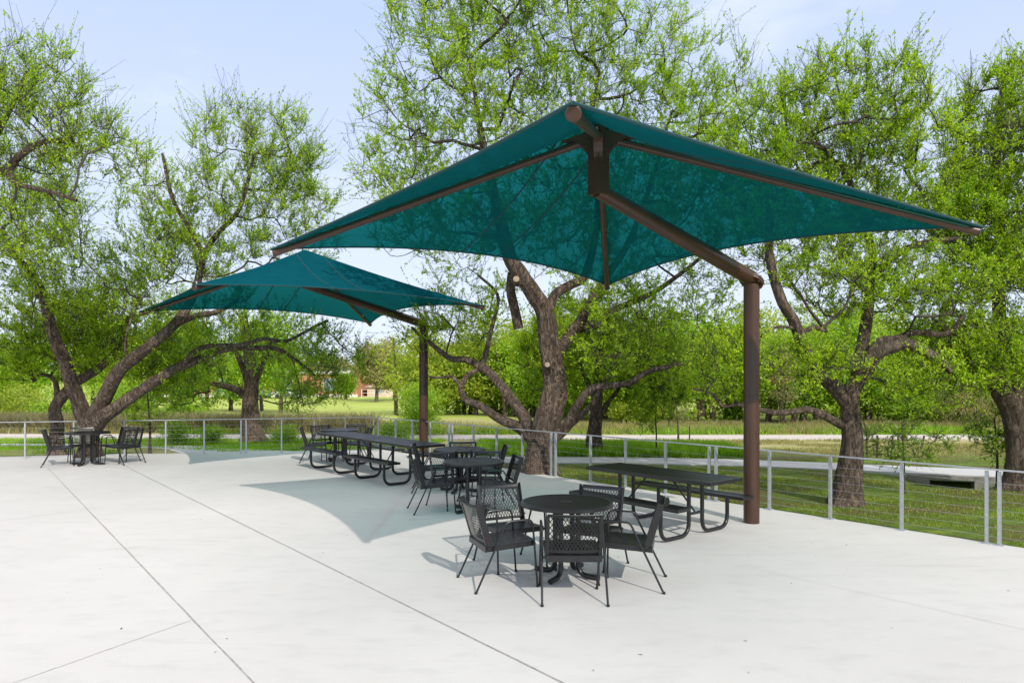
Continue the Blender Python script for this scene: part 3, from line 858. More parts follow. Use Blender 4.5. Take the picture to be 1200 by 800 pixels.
    cl = np.sin(P[:, 0] * 5.1 + 2 * np.sin(P[:, 2] * 3.1)) * np.sin(P[:, 1] * 4.7 + 1.5 * np.sin(P[:, 0] * 2.3)) * np.sin(P[:, 2] * 5.6 + 1.3)
    dens = dens * np.where(cl > -.06, 1.35, .22)
    keep = RNG.random(n) < dens[si]; si = si[keep]; n = len(si)
    t = RNG.beta(1.3, .9, n)[:, None]
    LP = (1 - t) ** 2 * P[si] + 2 * t * (1 - t) * Md[si] + t * t * Ed[si] + RNG.normal(0, .012, (n, 3))
    LV, LF = leaf_quads(LP, D[si] * .8 + np.array([0, 0, .1]), leaf, leaf * .52)
    t_ = thing(name, label, cat, tuple(base), 0, group); off = base[None]
    tr = np_obj('trunk', V - off, Fq, M[mats[0]], t_); tr.data.polygons.foreach_set('use_smooth', [True] * len(Fq))
    bo = np_obj('branches', np.concatenate(Vt) - off, np.concatenate(Ft), M[mats[1]], t_); bo.data.polygons.foreach_set('use_smooth', [True] * len(bo.data.polygons))
    np_obj('crown', LV - off, LF, M[mats[2]], t_)
    for (kx, ky, kd, kr, dx) in knots:            # sawn-off stubs
        p = at(kx, ky, kd) - Vector(base); e = p + Vector((dx, -1, .25)).normalized() * .20
        m_ = MB(); m_.tube([p, e], [kr * 1.35, kr], 14); kn = m_.obj('sawn_stub', M[mats[0]], t_, True)
        m_ = MB(); d = (e - p).normalized(); m_.tube([e + d * .001, e + d * .005], [kr * .9, kr * .86], 14); m_.obj('cut_face', M['cutwood'], kn)
    return t_

def L(pts, r0, r1):
    return ([tuple(at(*p)) for p in pts], r0, r1)

# thick multi-stemmed tree behind the fence in the middle
grow('shade_tree', 'thick spreading tree in the middle whose trunk forks just behind the fence posts', 'tree', [
    L([(633, 558, 15.0), (634, 535, 15.0), (638, 508, 15.0), (645, 482, 15.0), (651, 455, 15.0), (648, 430, 15.0), (643, 400, 14.9), (638, 368, 14.8), (626, 346, 14.6), (608, 320, 14.4), (596, 300, 14.3), (582, 245, 14.2), (568, 190, 14.1), (558, 130, 14.0), (548, 70, 13.9)], .35, .02),
    L([(640, 372, 14.9), (650, 345, 15.0), (670, 332, 15.1), (686, 318, 15.1), (700, 250, 15.0), (690, 160, 14.8), (700, 80, 14.6)], .12, .025),
    L([(608, 385, 15.1), (603, 362, 15.0), (598, 340, 14.8), (600, 320, 14.6)], .10, .09),
    L([(651, 420, 15.0), (668, 392, 15.3), (682, 374, 15.5), (695, 350, 15.7), (708, 330, 15.9), (740, 280, 16.2), (770, 200, 16.3), (790, 130, 16.2)], .14, .03),
    L([(678, 385, 15.5), (700, 380, 15.3), (722, 362, 15.2), (760, 345, 15.2), (800, 318, 15.2), (822, 300, 15.2)], .09, .035),
    L([(646, 515, 15.0), (662, 500, 14.8), (672, 482, 14.6), (681, 468, 14.4), (692, 456, 14.3), (714, 452, 14.1), (737, 449, 14.0), (754, 438, 13.9), (772, 432, 13.8), (806, 425, 13.7)], .13, .035),
    L([(660, 505, 14.9), (690, 478, 15.4), (700, 462, 15.6), (712, 440, 15.8), (730, 400, 16)], .08, .03),
    L([(628, 525, 15.0), (615, 492, 15.2), (603, 474, 15.5), (587, 453, 15.8), (571, 436, 16.1), (549, 423, 16.5), (530, 422, 16.9), (512, 409, 17.3), (494, 394, 17.8), (483, 384, 18.0)], .155, .04),
    L([(565, 430, 16.2), (572, 405, 16.4), (575, 390, 16.5), (580, 372, 16.6), (583, 345, 16.7), (560, 322, 16.8)], .07, .03),
    L([(626, 520, 15.0), (610, 503, 15.2), (584, 491, 15.5), (561, 475, 15.8), (543, 467, 16.0), (540, 450, 16.1), (553, 436, 16.2), (575, 430, 16.2)], .14, .045),
    L([(541, 455, 16.0), (530, 441, 16.2), (515, 442, 16.4), (503, 441, 16.6)], .045, .025),
  ], [
    ell(560, 105, 14.2, 130, 105, 1.8, 380), ell(690, 60, 14.8, 120, 85, 1.7, 230), ell(800, 130, 16, 95, 100, 1.5, 190),
    ell(590, 0, 14.2, 150, 70, 1.6, 200), ell(470, 200, 14.2, 70, 110, 1.5, 120), ell(740, 200, 15.8, 140, 110, 1.4, 230), ell(850, 170, 16.3, 70, 90, 1.2, 130),
    ell(550, 350, 16.9, 65, 50, .8, 90), ell(515, 390, 17.4, 60, 45, .7, 70), ell(530, 250, 14.3, 90, 60, 1.3, 150), ell(640, 250, 14.8, 90, 70, 1.3, 150), ell(770, 250, 16.2, 90, 60, 1.4, 130),
    ell(760, 400, 14.6, 90, 55, 1.2, 170), ell(700, 360, 15.4, 60, 60, .9, 70), ell(800, 330, 15.4, 70, 55, .9, 60),
  ], shoots=12500, per=23, leaf=.054, mats=('bark_pale', 'twig', 'leaf'),
  knots=((606, 331, 14.35, .07, -.1), (643, 430, 14.85, .06, -.2)))

# leaning three-limbed tree at the left
grow('leaning_tree', 'leaning tree at left whose three heavy limbs spread low behind the far round table', 'tree', [
    L([(104, 536, 17.85), (104, 520, 17.85), (103, 500, 17.85), (96, 484, 17.8), (85, 456, 17.6), (76, 428, 17.4), (68, 408, 17.2), (60, 388, 17.1), (54, 364, 17.0), (47, 342, 16.9), (34, 318, 16.8), (17, 300, 16.7), (2, 270, 16.6)], .235, .06),
    L([(103, 508, 17.85), (110, 489, 17.7), (122, 468, 17.5), (139, 437, 17.3), (159, 419, 17.2), (181, 402, 17.0), (209, 378, 17.2), (227, 350, 17.6), (236, 318, 17.8), (243, 295, 17.9), (258, 273, 17.9), (280, 250, 17.9), (291, 218, 17.9), (300, 180, 17.8)], .215, .03),
    L([(106, 508, 17.8), (122, 488, 17.5), (140, 475, 17.4), (160, 461, 17.4), (184, 445, 17.5), (204, 432, 17.6), (224, 425, 17.7), (245, 415, 17.8), (270, 408, 17.9), (300, 408, 18.0), (324, 409, 18.1), (343, 420, 18.2), (368, 439, 18.3)], .20, .035),
    L([(212, 430, 17.6), (225, 415, 17.5), (241, 406, 17.5), (282, 404, 17.6), (310, 397, 17.7), (337, 399, 17.8), (365, 384, 18), (384, 375, 18)], .075, .03),
    L([(209, 378, 17.2), (230, 370, 17.4), (256, 365, 17.7), (280, 350, 18.0)], .09, .04),
    L([(240, 300, 17.8), (222, 268, 17.5), (205, 240, 17.2), (195, 205, 17.2), (190, 180, 17.2)], .07, .03),
    L([(343, 420, 18.2), (350, 450, 18.2), (356, 476, 18.1)], .025, .012),
    L([(150, 422, 17.1), (147, 400, 16.9), (153, 375, 16.9), (168, 348, 16.9)], .035, .02),
  ], [
    ell(300, 195, 18.0, 85, 80, 1.5, 210), ell(240, 290, 18.0, 90, 60, 1.2, 160), ell(350, 240, 18.2, 60, 80, 1.3, 100),
    ell(190, 250, 17.2, 60, 70, 1.2, 90), ell(30, 250, 16.8, 80, 80, 1.5, 150), ell(60, 330, 17, 80, 60, 1.5, 140), ell(150, 340, 17.2, 80, 55, 1.2, 120),
    ell(330, 400, 18.2, 85, 34, .9, 50), ell(365, 452, 18.2, 50, 24, .6, 60), ell(230, 395, 17.6, 70, 36, .8, 50),
    ell(395, 425, 18.3, 40, 40, .7, 45),
  ], shoots=10500, per=15, leaf=.056, mats=('bark_pale', 'twig', 'leaf'), knots=((47, 345, 16.8, .085, .2),))

# dark narrow trunk to its left
grow('dark_tree', 'dark narrow crooked trunk just left of the leaning tree', 'tree', [
    L([(66, 536, 18.6), (66, 515, 18.6), (66, 492, 18.6), (64, 478, 18.6), (74, 463, 18.5), (90, 448, 18.4), (118, 430, 18.3), (140, 405, 18.3), (150, 370, 18.3)], .19, .07),
    L([(68, 472, 18.6), (65, 447, 18.5), (57, 441, 18.4), (48, 438, 18.3), (40, 447, 18.2), (36, 434, 18.1)], .08, .04)],
  [ell(110, 400, 18.5, 90, 55, 1.3, 150), ell(40, 400, 18.5, 70, 50, 1.3, 120), ell(200, 425, 18.6, 60, 40, 1, 80)],
  shoots=4500, per=17, leaf=.065, mats=('bark', 'twig', 'leaf'))

# tree whose limb enters at the upper left
grow('overhanging_tree', 'tall tree at the far left edge with a thick bare limb reaching in', 'tree', [
    L([(-190, 560, 14.2), (-180, 480, 14.2), (-165, 400, 14.1), (-130, 320, 14.0), (-80, 250, 13.9), (-30, 215, 13.8), (-5, 206, 13.7), (12, 200, 13.7), (24, 186, 13.6), (50, 170, 13.6), (85, 165, 13.6)], .34, .04),
    L([(-30, 215, 13.8), (-10, 170, 13.8), (15, 120, 13.7), (30, 85, 13.7)], .10, .03),
    L([(12, 200, 13.7), (20, 215, 13.4), (60, 225, 13.2), (90, 235, 13.1)], .06, .03)],
  [ell(30, 130, 13.8, 90, 80, 1.4, 240), ell(100, 170, 13.8, 60, 55, 1.2, 100), ell(20, 250, 13.8, 80, 60, 1.2, 150), ell(-60, 160, 13.8, 80, 100, 1.4, 90)],
  shoots=4200, per=11, leaf=.055, mats=('bark_pale', 'twig', 'leaf'))

# tree across the lawn behind the left fence
grow('field_tree', 'dark trunked tree standing in front of the bright green field behind the left fence', 'tree', [
    L([(297, 520, 23.4), (294, 495, 23.4), (293, 470, 23.4), (295, 445, 23.4), (293, 425, 23.4), (290, 400, 23.5), (285, 370, 23.5)], .34, .12),
    L([(292, 468, 23.4), (280, 458, 23.3), (262, 452, 23.1), (245, 449, 23.0), (226, 447, 22.9)], .15, .06),
    L([(297, 450, 23.4), (308, 425, 23.4), (318, 400, 23.4)], .15, .06), L([(292, 450, 23.4), (284, 430, 23.4), (276, 410, 23.4)], .13, .06)],
  [ell(290, 390, 23.6, 90, 42, 2.0, 130), ell(235, 440, 23.2, 40, 25, 1, 60), ell(345, 415, 23.4, 45, 35, 1.4, 60), ell(350, 468, 23.2, 36, 18, .8, 40), ell(210, 465, 23.2, 45, 22, 1, 70)],
  shoots=1900, per=15, leaf=.075, mats=('bark', 'twig', 'leaf_d'), seg=.25)

# trunk in the tall grass
grow('grass_side_tree', 'upright tree in the tall grass beyond the sidewalk, just right of the thick forked trunk', 'tree', [
    L([(697, 535, 18.6), (696, 515, 18.6), (698, 490, 18.6), (700, 462, 18.6), (702, 430, 18.7), (705, 390, 18.7)], .22, .08),
    L([(697, 500, 18.6), (708, 478, 18.7), (720, 462, 18.8), (735, 440, 18.9)], .09, .04), L([(699, 470, 18.6), (685, 440, 18.5), (672, 410, 18.4)], .09, .04)],
  [ell(705, 400, 18.8, 95, 55, 1.8, 240), ell(760, 440, 18.8, 60, 40, 1.2, 130), ell(650, 430, 19, 50, 50, 1.2, 80)],
  shoots=5500, per=18, leaf=.07, mats=('bark_pale', 'twig', 'leaf'))

# right-hand tree
grow('twisted_tree', 'tree with a twisted furrowed trunk on the lawn right of the near brown column', 'tree', [
    L([(991, 597, 11.3), (993, 570, 11.3), (996, 540, 11.3), (998, 510, 11.3), (995, 485, 11.3), (994, 462, 11.3), (1002, 448, 11.3), (1012, 434, 11.2), (1024, 415, 11.1), (1045, 405, 11.0), (1063, 402, 10.9), (1080, 410, 10.8), (1096, 420, 10.8), (1116, 436, 10.7)], .235, .06),
    L([(992, 470, 11.3), (979, 455, 11.3), (958, 438, 11.2), (946, 415, 11.2), (938, 400, 11.1), (930, 378, 11.1), (920, 362, 11.0), (912, 345, 11.0), (900, 290, 11.0), (905, 230, 11.0)], .13, .045),
    L([(987, 498, 11.3), (976, 492, 11.1), (961, 485, 11.0), (945, 480, 10.9), (925, 483, 10.8), (905, 484, 10.8), (885, 479, 10.8), (862, 473, 10.9), (846, 476, 10.9), (835, 462, 10.9), (812, 455, 11.0)], .075, .02),
    L([(1003, 450, 11.3), (1008, 420, 11.6), (1014, 380, 11.9), (1018, 340, 12.1), (1022, 300, 12.2), (1005, 240, 12.2), (990, 205, 12.2), (978, 190, 12.1)], .12, .045),
    L([(1020, 335, 12.1), (1036, 312, 12.1), (1060, 293, 12.0), (1090, 284, 12.0), (1125, 280, 12.0)], .085, .035),
    L([(938, 392, 11.1), (955, 383, 11.2), (968, 388, 11.3), (950, 365, 11.3), (938, 345, 11.4)], .045, .02),
    L([(931, 385, 11.1), (912, 383, 10.9), (893, 392, 10.8)], .03, .015),
    L([(1015, 430, 11.2), (1030, 400, 11.5), (1050, 396, 11.6), (1075, 388, 11.7), (1110, 390, 11.8), (1130, 370, 11.9)], .08, .035),
  ], [
    ell(990, 150, 12.2, 95, 85, 1.6, 300), ell(1050, 200, 12.3, 80, 80, 1.3, 160), ell(905, 270, 11.3, 70, 70, 1.0, 120), ell(980, 330, 11.8, 80, 50, 1.0, 150),
    ell(1080, 340, 11.8, 80, 50, 1.0, 130), ell(960, 430, 11.2, 60, 30, .7, 60), ell(860, 430, 10.9, 55, 45, .6, 90), ell(1070, 445, 11.0, 70, 30, .8, 55), ell(1000, 260, 12.2, 80, 50, 1, 100), ell(900, 190, 12, 75, 75, 1, 170),
  ], shoots=9000, per=21, leaf=.047, mats=('bark', 'twig', 'leaf'), shoot_len=.34)

# far right tree
grow('edge_tree', 'stout tree at the right edge behind the double fence post', 'tree', [
    L([(1196, 578, 12.9), (1197, 550, 12.9), (1194, 520, 12.9), (1190, 495, 12.9), (1184, 478, 12.9), (1174, 460, 12.8), (1160, 440, 12.7), (1140, 416, 12.6), (1120, 398, 12.5), (1105, 380, 12.4), (1110, 352, 12.4), (1125, 350, 12.4)], .30, .05),
    L([(1192, 485, 12.9), (1196, 455, 12.9), (1190, 420, 12.9), (1176, 390, 12.9), (1172, 340, 12.9), (1174, 280, 12.8), (1170, 220, 12.8), (1172, 150, 12.7), (1180, 90, 12.7)], .15, .04),
    L([(1200, 500, 12.9), (1225, 440, 12.8), (1250, 380, 12.8), (1260, 300, 12.8), (1250, 200, 12.8)], .2, .07),
    L([(1172, 345, 12.9), (1160, 318, 12.6), (1190, 300, 12.5), (1225, 290, 12.4)], .06, .03)],
  [ell(1170, 170, 12.8, 60, 95, 1.4, 230), ell(1180, 300, 12.8, 75, 70, 1.4, 230), ell(1130, 260, 12.6, 50, 60, 1.1, 110), ell(1150, 410, 12.5, 80, 45, 1.1, 190), ell(1250, 220, 12.8, 70, 120, 1.4, 150),
   ell(1110, 440, 12.3, 50, 30, .7, 70)],
  shoots=9500, per=22, leaf=.050, mats=('bark', 'twig', 'leaf'), shoot_len=.36)

# saplings
def sapling(label, x, yb, yt, d, rx, ry, n=26, lf=.05, r=.022, matl='leaf_d', shoots=260):
    zb = gz(at(x, yb, d).x, d); b = at(x, yb, d); b.z = zb; t = at(x - 3, yt, d)
    m1 = b.lerp(t, .45) + Vector((.03, 0, 0))
    grow('sapling', label, 'sapling', [([tuple(b), tuple(m1), tuple(t)], r, r * .35)],
         [ell(x, (yt * 2 + yb) / 3 - 2, d, rx, ry, rx / F * d * .7, n)], shoots=shoots, per=9, leaf=lf, mats=('twig', 'twig', matl), shoot_len=.28, upb=-.05, nside=7, group=None, tipr=.003, seg=.1)
sapling('thin sapling with flat spreading twigs in front of the culvert', 1059, 578, 490, 12.4, 52, 22, 40, .05, .03, shoots=340)
sapling('small layered sapling beside the trunk at the right edge', 1168, 570, 490, 13.3, 38, 34, 34, .05, .03, shoots=340)
sapling('slender young tree in the tall grass right of the upright tree', 769, 534, 455, 18.2, 26, 30, 36, .055, .025, 'leaf', 300)
sapling('thin dark sapling behind the left fence between two posts', 176, 534, 455, 18.9, 34, 26, 40, .06, .04, 'leaf', 300)
sapling('leafless looking thin sapling right of the twisted trunk', 1016, 545, 495, 18.0, 12, 12, 10, .03, .02, 'leaf_pale', 30)
sapling('thin pale sapling standing at the trail beyond the tall grass', 795, 522, 468, 25.0, 10, 22, 12, .05, .035, 'leaf_pale', 50)

# planting stakes
for x, y0_, y1_, d, lean, lab in ((1028, 545, 519, 18.0, 0, 'thin wooden stake nearest the twisted trunk'), (1046, 533, 518, 20.0, 0, 'thin wooden stake, second from the twisted trunk'),
                            (1054, 535, 517, 20.2, -.12, 'thin wooden stake directly behind the culvert sapling'), (1078, 535, 518, 20.0, .3, 'thin wooden stake leaning to the right'), (808, 520, 503, 25.2, 0, 'thin wooden stake beside the pale sapling at the trail')):
    b = at(x, y0_, d); b.z = gz(b.x, b.y); h = (y0_ - y1_) / F * d
    m_ = MB(); m_.bar((0, 0, -.1), (lean * h, 0, h), .04, .04, (0, 1, 0))
    o = m_.obj('wooden_stake', M['twig']); o.location = b; tag(o, lab, 'stake', 'planting stakes in the meadow')
# ------------------------------------------------------------------ shrubs and background wood
def blob_leaves(c, r, nclump, per, leaf, crad=.28, low=.0):
    """leaves in clumps through an ellipsoid, denser towards its skin"""
    p = unit(RNG.normal(0, 1, (nclump, 3))) * (RNG.random(nclump)[:, None] ** .33); p[:, 2] = np.maximum(p[:, 2], -.75 + low)
    lump = 1 + .22 * np.sin(p[:, 0] * 5 + c[0]) * np.sin(p[:, 1] * 4 + c[1]) + .2 * np.sin(p[:, 2] * 6 + c[0] * 2)
    C = np.array(c) + p * np.array(r) * lump[:, None]
    k = RNG.poisson(per, nclump); ci = np.repeat(np.arange(nclump), k); n = len(ci)
    P = C[ci] + RNG.normal(0, 1, (n, 3)) * (crad * RNG.uniform(.5, 1.3, nclump))[ci][:, None] * np.array([1, 1, .62])
    return leaf_quads(P, RNG.normal(0, .4, (n, 3)) + np.array([0, 0, .3]), leaf, leaf * .62)

def shrub(label, x, ytop, ybot, d, rx, mat, leaf=.08, dens=1.0, name='shrub', n=None, ry=None):
    c = at(x, (ytop + ybot) / 2, d); rz = (ybot - ytop) / 2 / F * d; r = (rx / F * d, (ry or rx / F * d * .8), rz)
    base = Vector((c.x, c.y, gz(c.x, c.y)))
    nc = n or int(150 * dens); V, Q = blob_leaves(c, r, nc, 34, leaf, .16 + .05 * min(r))
    t = thing(name, label, 'shrub', tuple(base)); np_obj('foliage', V - np.array(base), Q, M[mat], t)
    m_ = MB()
    for k in range(7):
        a = k * .9; e = Vector((math.cos(a) * r[0] * .7, math.sin(a) * r[1] * .7, c.z - base.z + rz * random.uniform(0, .7)))
        m_.tube([Vector((math.cos(a) * .06, math.sin(a) * .06, -.05)), e * .45 + Vector((0, 0, .1)), e], [.03, .02, .008], 5)
    m_.obj('stems', M['twig'], t); return t
shrub('bright green bushy shrub left of the far brown column', 492, 448, 520, 27.5, 24, 'leaf_b', .075, 1.6)
shrub('low dark green shrub at the foot of the field, left of the far brown column', 462, 495, 521, 24.5, 22, 'leaf_d', .06, .9)
shrub('dark rounded shrub behind the left fence, left of the field tree', 248, 496, 526, 22.5, 11, 'leaf_d', .05, .6)
shrub('dark rounded shrub behind the left fence near the thin dark sapling', 206, 492, 528, 22.0, 13, 'leaf_d', .05, .6)
shrub('yellow green shrub behind the left fence, right of the field tree', 335, 500, 524, 23.0, 16, 'leaf_b', .05, .7)
shrub('bright spring shrub at far left behind the dark narrow trunk', 20, 455, 512, 33, 40, 'leaf_y', .10, 2)
shrub('bright green wide shrub between the dark trunk and the leaning tree', 70, 462, 512, 32.2, 34, 'leaf_b', .10, 2)
shrub('green shrub right of the leaning trunk, beyond the path', 150, 450, 512, 31, 42, 'leaf_b', .10, 2.2)
shrub('broad shrub with drooping leaves behind the thin dark sapling', 215, 470, 512, 31.5, 28, 'leaf_b', .09, 1.6)
shrub('bright shrub under the low branches of the upright tree', 745, 465, 500, 35, 30, 'leaf_y', .10, 1.6)
shrub('green shrub right of the twisted trunk, at the foot of the wood', 1075, 455, 500, 34, 36, 'leaf_b', .10, 1.8)

def wood(name, label, spots, mat, leaf, group=None):
    """a far mass of trees: trunks with leaves in clumps"""
    Vs = []; Fs = []; o = 0; ch = []
    for (x, y, h, r) in spots:
        z = gz(x, y); 
        for q in range(3):
            cx_ = x + random.uniform(-.5, .5) * r; cy_ = y + random.uniform(-.4, .4) * r; cz = z + h * random.uniform(.38, .72)
            V, Q = blob_leaves((cx_, cy_, cz), (r * .8, r * .7, h * .42), 150, 22, leaf, .34)
            k = V[:, 2] > z; Vs.append(V); Fs.append(Q + o); o += len(V)
        for q in range(3):
            a = random.uniform(-.35, .35); bx = x + random.uniform(-.6, .6) * r
            ch.append((np.array([(bx, y, z - .1), (bx + a * .5, y, z + h * .3), (bx + a * 1.5, y + .2, z + h * .65), (bx + a * 2.5, y, z + h * .9)]), np.array([.16, .12, .08, .03])))
    lo = np_obj(name, np.concatenate(Vs), np.concatenate(Fs), M[mat]); tag(lo, label, 'trees', kind='stuff')
    V, Q = tubes_np(ch, 6, .05); np_obj('stems', V, Q, M['bark'], lo)
    return lo
sp_ = []
for k in range(29):
    x = -3.6 + k * 1.35 + random.uniform(-.4, .4); sp_.append((x, 34.5 + random.uniform(0, 5) + max(0, 6 - x) * .9, random.uniform(3.6, 5.4), random.uniform(1.7, 2.4)))
wood('woodland', 'dense spring green wood beyond the trail on the right', sp_, 'leaf_b', .17)
sp_ = [(-5.2 + k * 2.4 + random.uniform(-.8, .8), 44 + random.uniform(0, 6), random.uniform(5.0, 7.0), random.uniform(2, 3)) for k in range(19)]
wood('woodland', 'taller yellowish wood behind the dense wood on the right', sp_, 'leaf_y', .20)
sp_ = [(-43 + k * 2.9 + random.uniform(-.8, .8), 47 + random.uniform(0, 7), random.uniform(4.5, 8.5), random.uniform(1.8, 2.8)) for k in range(10)]
wood('woodland', 'loose green wood beyond the trail on the far left', sp_, 'leaf_b', .19)
sp_ = [(-80 + k * 9 + random.uniform(-2, 2), 128 + random.uniform(0, 10), random.uniform(7, 11), random.uniform(4, 6)) for k in range(14)]
wood('woodland', 'pale budding trees on the skyline behind the brick building', sp_, 'leaf_pale', .45)

shrub('pale bare looking thicket before the wood, left of the right edge trunk', 1140, 430, 500, 32.5, 52, 'leaf_pale', .08, 2.2)
shrub('pale budding bush in the wood just right of the near brown column', 917, 405, 470, 33, 16, 'leaf_pale', .08, 1.2)
# distinct far trees by the field
def far_tree(label, x, ytop, ybase, d, rx, mat, leaf, name='far_tree'):
    b = at(x, ybase, d); b.z = gz(b.x, b.y); zt_ = at(x, ytop, d).z; h = zt_ - b.z; R = rx / F * d
    t = thing(name, label, 'tree', tuple(b)); Vs = []; Fs = []; o = 0
    for q in range(9):
        a = q * 2.4; rr = R * .5 * (q > 0); V, Q = blob_leaves((math.cos(a) * rr, math.sin(a) * rr, h * (.45 + .42 * ((q * 37) % 9) / 9)), (R * .5, R * .5, h * .2), 60, 22, leaf, .45)
        Vs.append(V); Fs.append(Q + o); o += len(V)
    np_obj('crown', np.concatenate(Vs), np.concatenate(Fs), M[mat], t)
    ch = [(np.array([(0, 0, -.2), (.1, 0, h * .35), (0, .1, h * .75)]), np.array([.28, .2, .06]))]
    for q in range(8):
        a = q * 2.4; ch.append((np.array([(0.05, 0, h * .25), (math.cos(a) * R * .3, math.sin(a) * R * .3, h * .5), (math.cos(a) * R * .7, math.sin(a) * R * .7, h * .8)]), np.array([.12, .08, .02])))
    V, Q = tubes_np(ch, 6, .05); np_obj('trunk', V, Q, M['bark'], t); return t
far_tree('pale budding round tree at the field end, in front of the brick building', 441, 402, 468, 88, 28, 'leaf_pale', .30)
far_tree('pale pinkish bare tree right of the round budding tree at the field end', 462, 418, 468, 95, 26, 'leaf_pale', .30)
far_tree('slim far tree in front of the brick wall', 405, 440, 468, 98, 7, 'leaf_b', .3)
far_tree('green far tree at the left end of the brick building', 205, 405, 468, 96, 40, 'leaf_b', .32)

# ------------------------------------------------------------------ buildings and cars beyond the field
bx = thing('school_building', 'low red brick building beyond the bright green field', 'building', (-38, 112, -1))
def blk(name, par, x0, x1, y0, y1, z0, z1, mat):
    m_ = MB(); m_.box(((x0 + x1) / 2, (y0 + y1) / 2, (z0 + z1) / 2), (x1 - x0, y1 - y0, z1 - z0)); return m_.obj(name, mat, par)
blk('wall', bx, -26, 13.2, 0, 16, -.1, 3.7, M['brick'])
rf = blk('roof', bx, -26.4, 13.6, -.4, 16.4, 3.7, 4.1, M['trim'])
blk('plinth', bx, -26.1, 13.3, -.12, 0, -.1, .42, M['trim'])
for wx in (-23, -18, -13, -8, -3, 2, 8.8):
    wf = blk('window', bx, wx - 1.0, wx + 1.0, -.10, -.002, .9, 3.0, M['trim']); blk('pane', wf, wx - .85, wx + .85, -.13, -.102, 1.02, 2.88, M['glass'])
dr = blk('door', bx, 4.6, 5.7, -.08, -.002, .42, 2.6, M['tyre'])
hx = thing('tan_house', 'pale tan building with a low gable roof right of the brick building', 'house', (-19.5, 116, -1))
blk('wall', hx, -4.5, 5.2, 0, 8, 0, 1.55, M['tan'])
m_ = MB(); prof = [(-5, 1.5), (0.4, 3.1), (5.7, 1.5)]
vs = [(x, y, z) for y in (-.5, 8.5) for x, z in prof]; m_.add(vs, [(0, 1, 2), (5, 4, 3), (0, 3, 4, 1), (1, 4, 5, 2), (2, 5, 3, 0)]); m_.obj('roof', M['roof'], hx)
for wx in (-2.5, 0.5, 3.2): blk('window', hx, wx - .5, wx + .5, -.04, -.002, .5, 1.3, M['glass'])
wf_ = thing('chain_fence', 'pale low fence at the far end of the field in front of the tan building', 'fence', (-17, 107, -1))
for k in range(8): 
    m_ = MB(); m_.tube([(-6 + k * 2, 0, 0), (-6 + k * 2, 0, 1.3)], .06, 6); m_.obj('post', M['trim'], wf_)
for z in (.2, .75, 1.28):
    m_ = MB(); m_.bar((-6, 0, z), (8, 0, z), .05, .05); m_.obj('rail', M['trim'], wf_)

def car(loc, col, label):
    t = thing('parked_car', label, 'car', loc, 0, 'cars parked beyond the field')
    pm = mat_simple('car_paint', col, .3)
    body = [(-2.2, .35), (-2.25, .75), (-2.1, .92), (-1.2, .98), (1.0, 1.0), (2.0, .88), (2.25, .7), (2.25, .35)]
    m_ = MB(); n = len(body); vs = [(x, y, z) for y in (-.88, .88) for x, z in body]
    m_.add(vs, [tuple(range(n)), tuple(range(2 * n - 1, n - 1, -1))] + [(k, n + k, n + (k + 1) % n, (k + 1) % n) for k in range(n)]); m_.obj('body', pm, t)
    cab = [(-1.7, .97), (-1.2, 1.42), (.35, 1.45), (1.1, .99)]
    m_ = MB(); vs = [(x, y * (.72 if z > 1.2 else .84), z) for y in (-1, 1) for x, z in cab]
    m_.add(vs, [(0, 1, 2, 3), (7, 6, 5, 4), (0, 4, 5, 1), (1, 5, 6, 2), (2, 6, 7, 3)]); m_.obj('windows', M['glass'], t)
    m_ = MB(); m_.box((-.42, 0, 1.45), (1.6, 1.42, .05)); m_.obj('roof', pm, t)
    for x in (-1.4, 1.4):
        for y in (-.8, .8):
            m_ = MB(); m_.tube([(x, y - .1, .33), (x, y + .1, .33)], .33, 16); w = m_.obj('wheel', M['tyre'], t)
    return t
car((-42.2, 104, -1), (.75, .77, .8), 'white car parked beyond the field, just left of the field tree trunk')
car((-38.0, 104.5, -1), (.05, .10, .22), 'dark blue car parked beyond the field, just right of the field tree trunk')
car((-33.2, 104, -1), (.7, .72, .75), 'white car parked beyond the field, right of the dark blue car')

# ------------------------------------------------------------------ grass
def blades(name, label, pts_fn, n, h, w, mat, lean=.35):
    P = pts_fn(n); n = len(P); a = RNG.uniform(0, 2 * PI, n); hh = h * RNG.uniform(.45, 1.25, n)
    dx = np.stack([np.cos(a), np.sin(a), np.zeros(n)], 1) * w / 2
    top = P + np.stack([RNG.normal(0, lean, n) * hh, RNG.normal(0, lean, n) * hh, hh], 1)
    mid = (P + top) / 2 + np.stack([np.zeros(n), np.zeros(n), hh * .08], 1)
    V = np.stack([P - dx, P + dx, mid + dx * .7, top, mid - dx * .7], 1).reshape(-1, 3)
    i = np.arange(n)[:, None] * 5; Q = np.concatenate([i + np.array([[0, 1, 2, 4]]), ], 0)
    T = np.concatenate([i + 4, i + 2, i + 3, i + 3], 1)      # tip as a degenerate-free pair below
    me_v = V; 
    o = np_obj(name, me_v, np.concatenate([i + np.array([[0, 1, 2]]), i + np.array([[0, 2, 4]]), i + np.array([[4, 2, 3]])], 0), M[mat], None, 3)
    return tag(o, label, 'grass', kind='stuff')
def zz(x, y):
    s1 = np.clip((y - 19) / 7, 0, 1); s2 = np.clip((y - 36) / 50, 0, 1)
    return -0.04 - .22 * s1 * s1 * (3 - 2 * s1) - .74 * s2 * s2 * (3 - 2 * s2) - .40 * np.exp(-((x - 9.15) / 1.0) ** 2 - ((y - 14.2) / .75) ** 2)
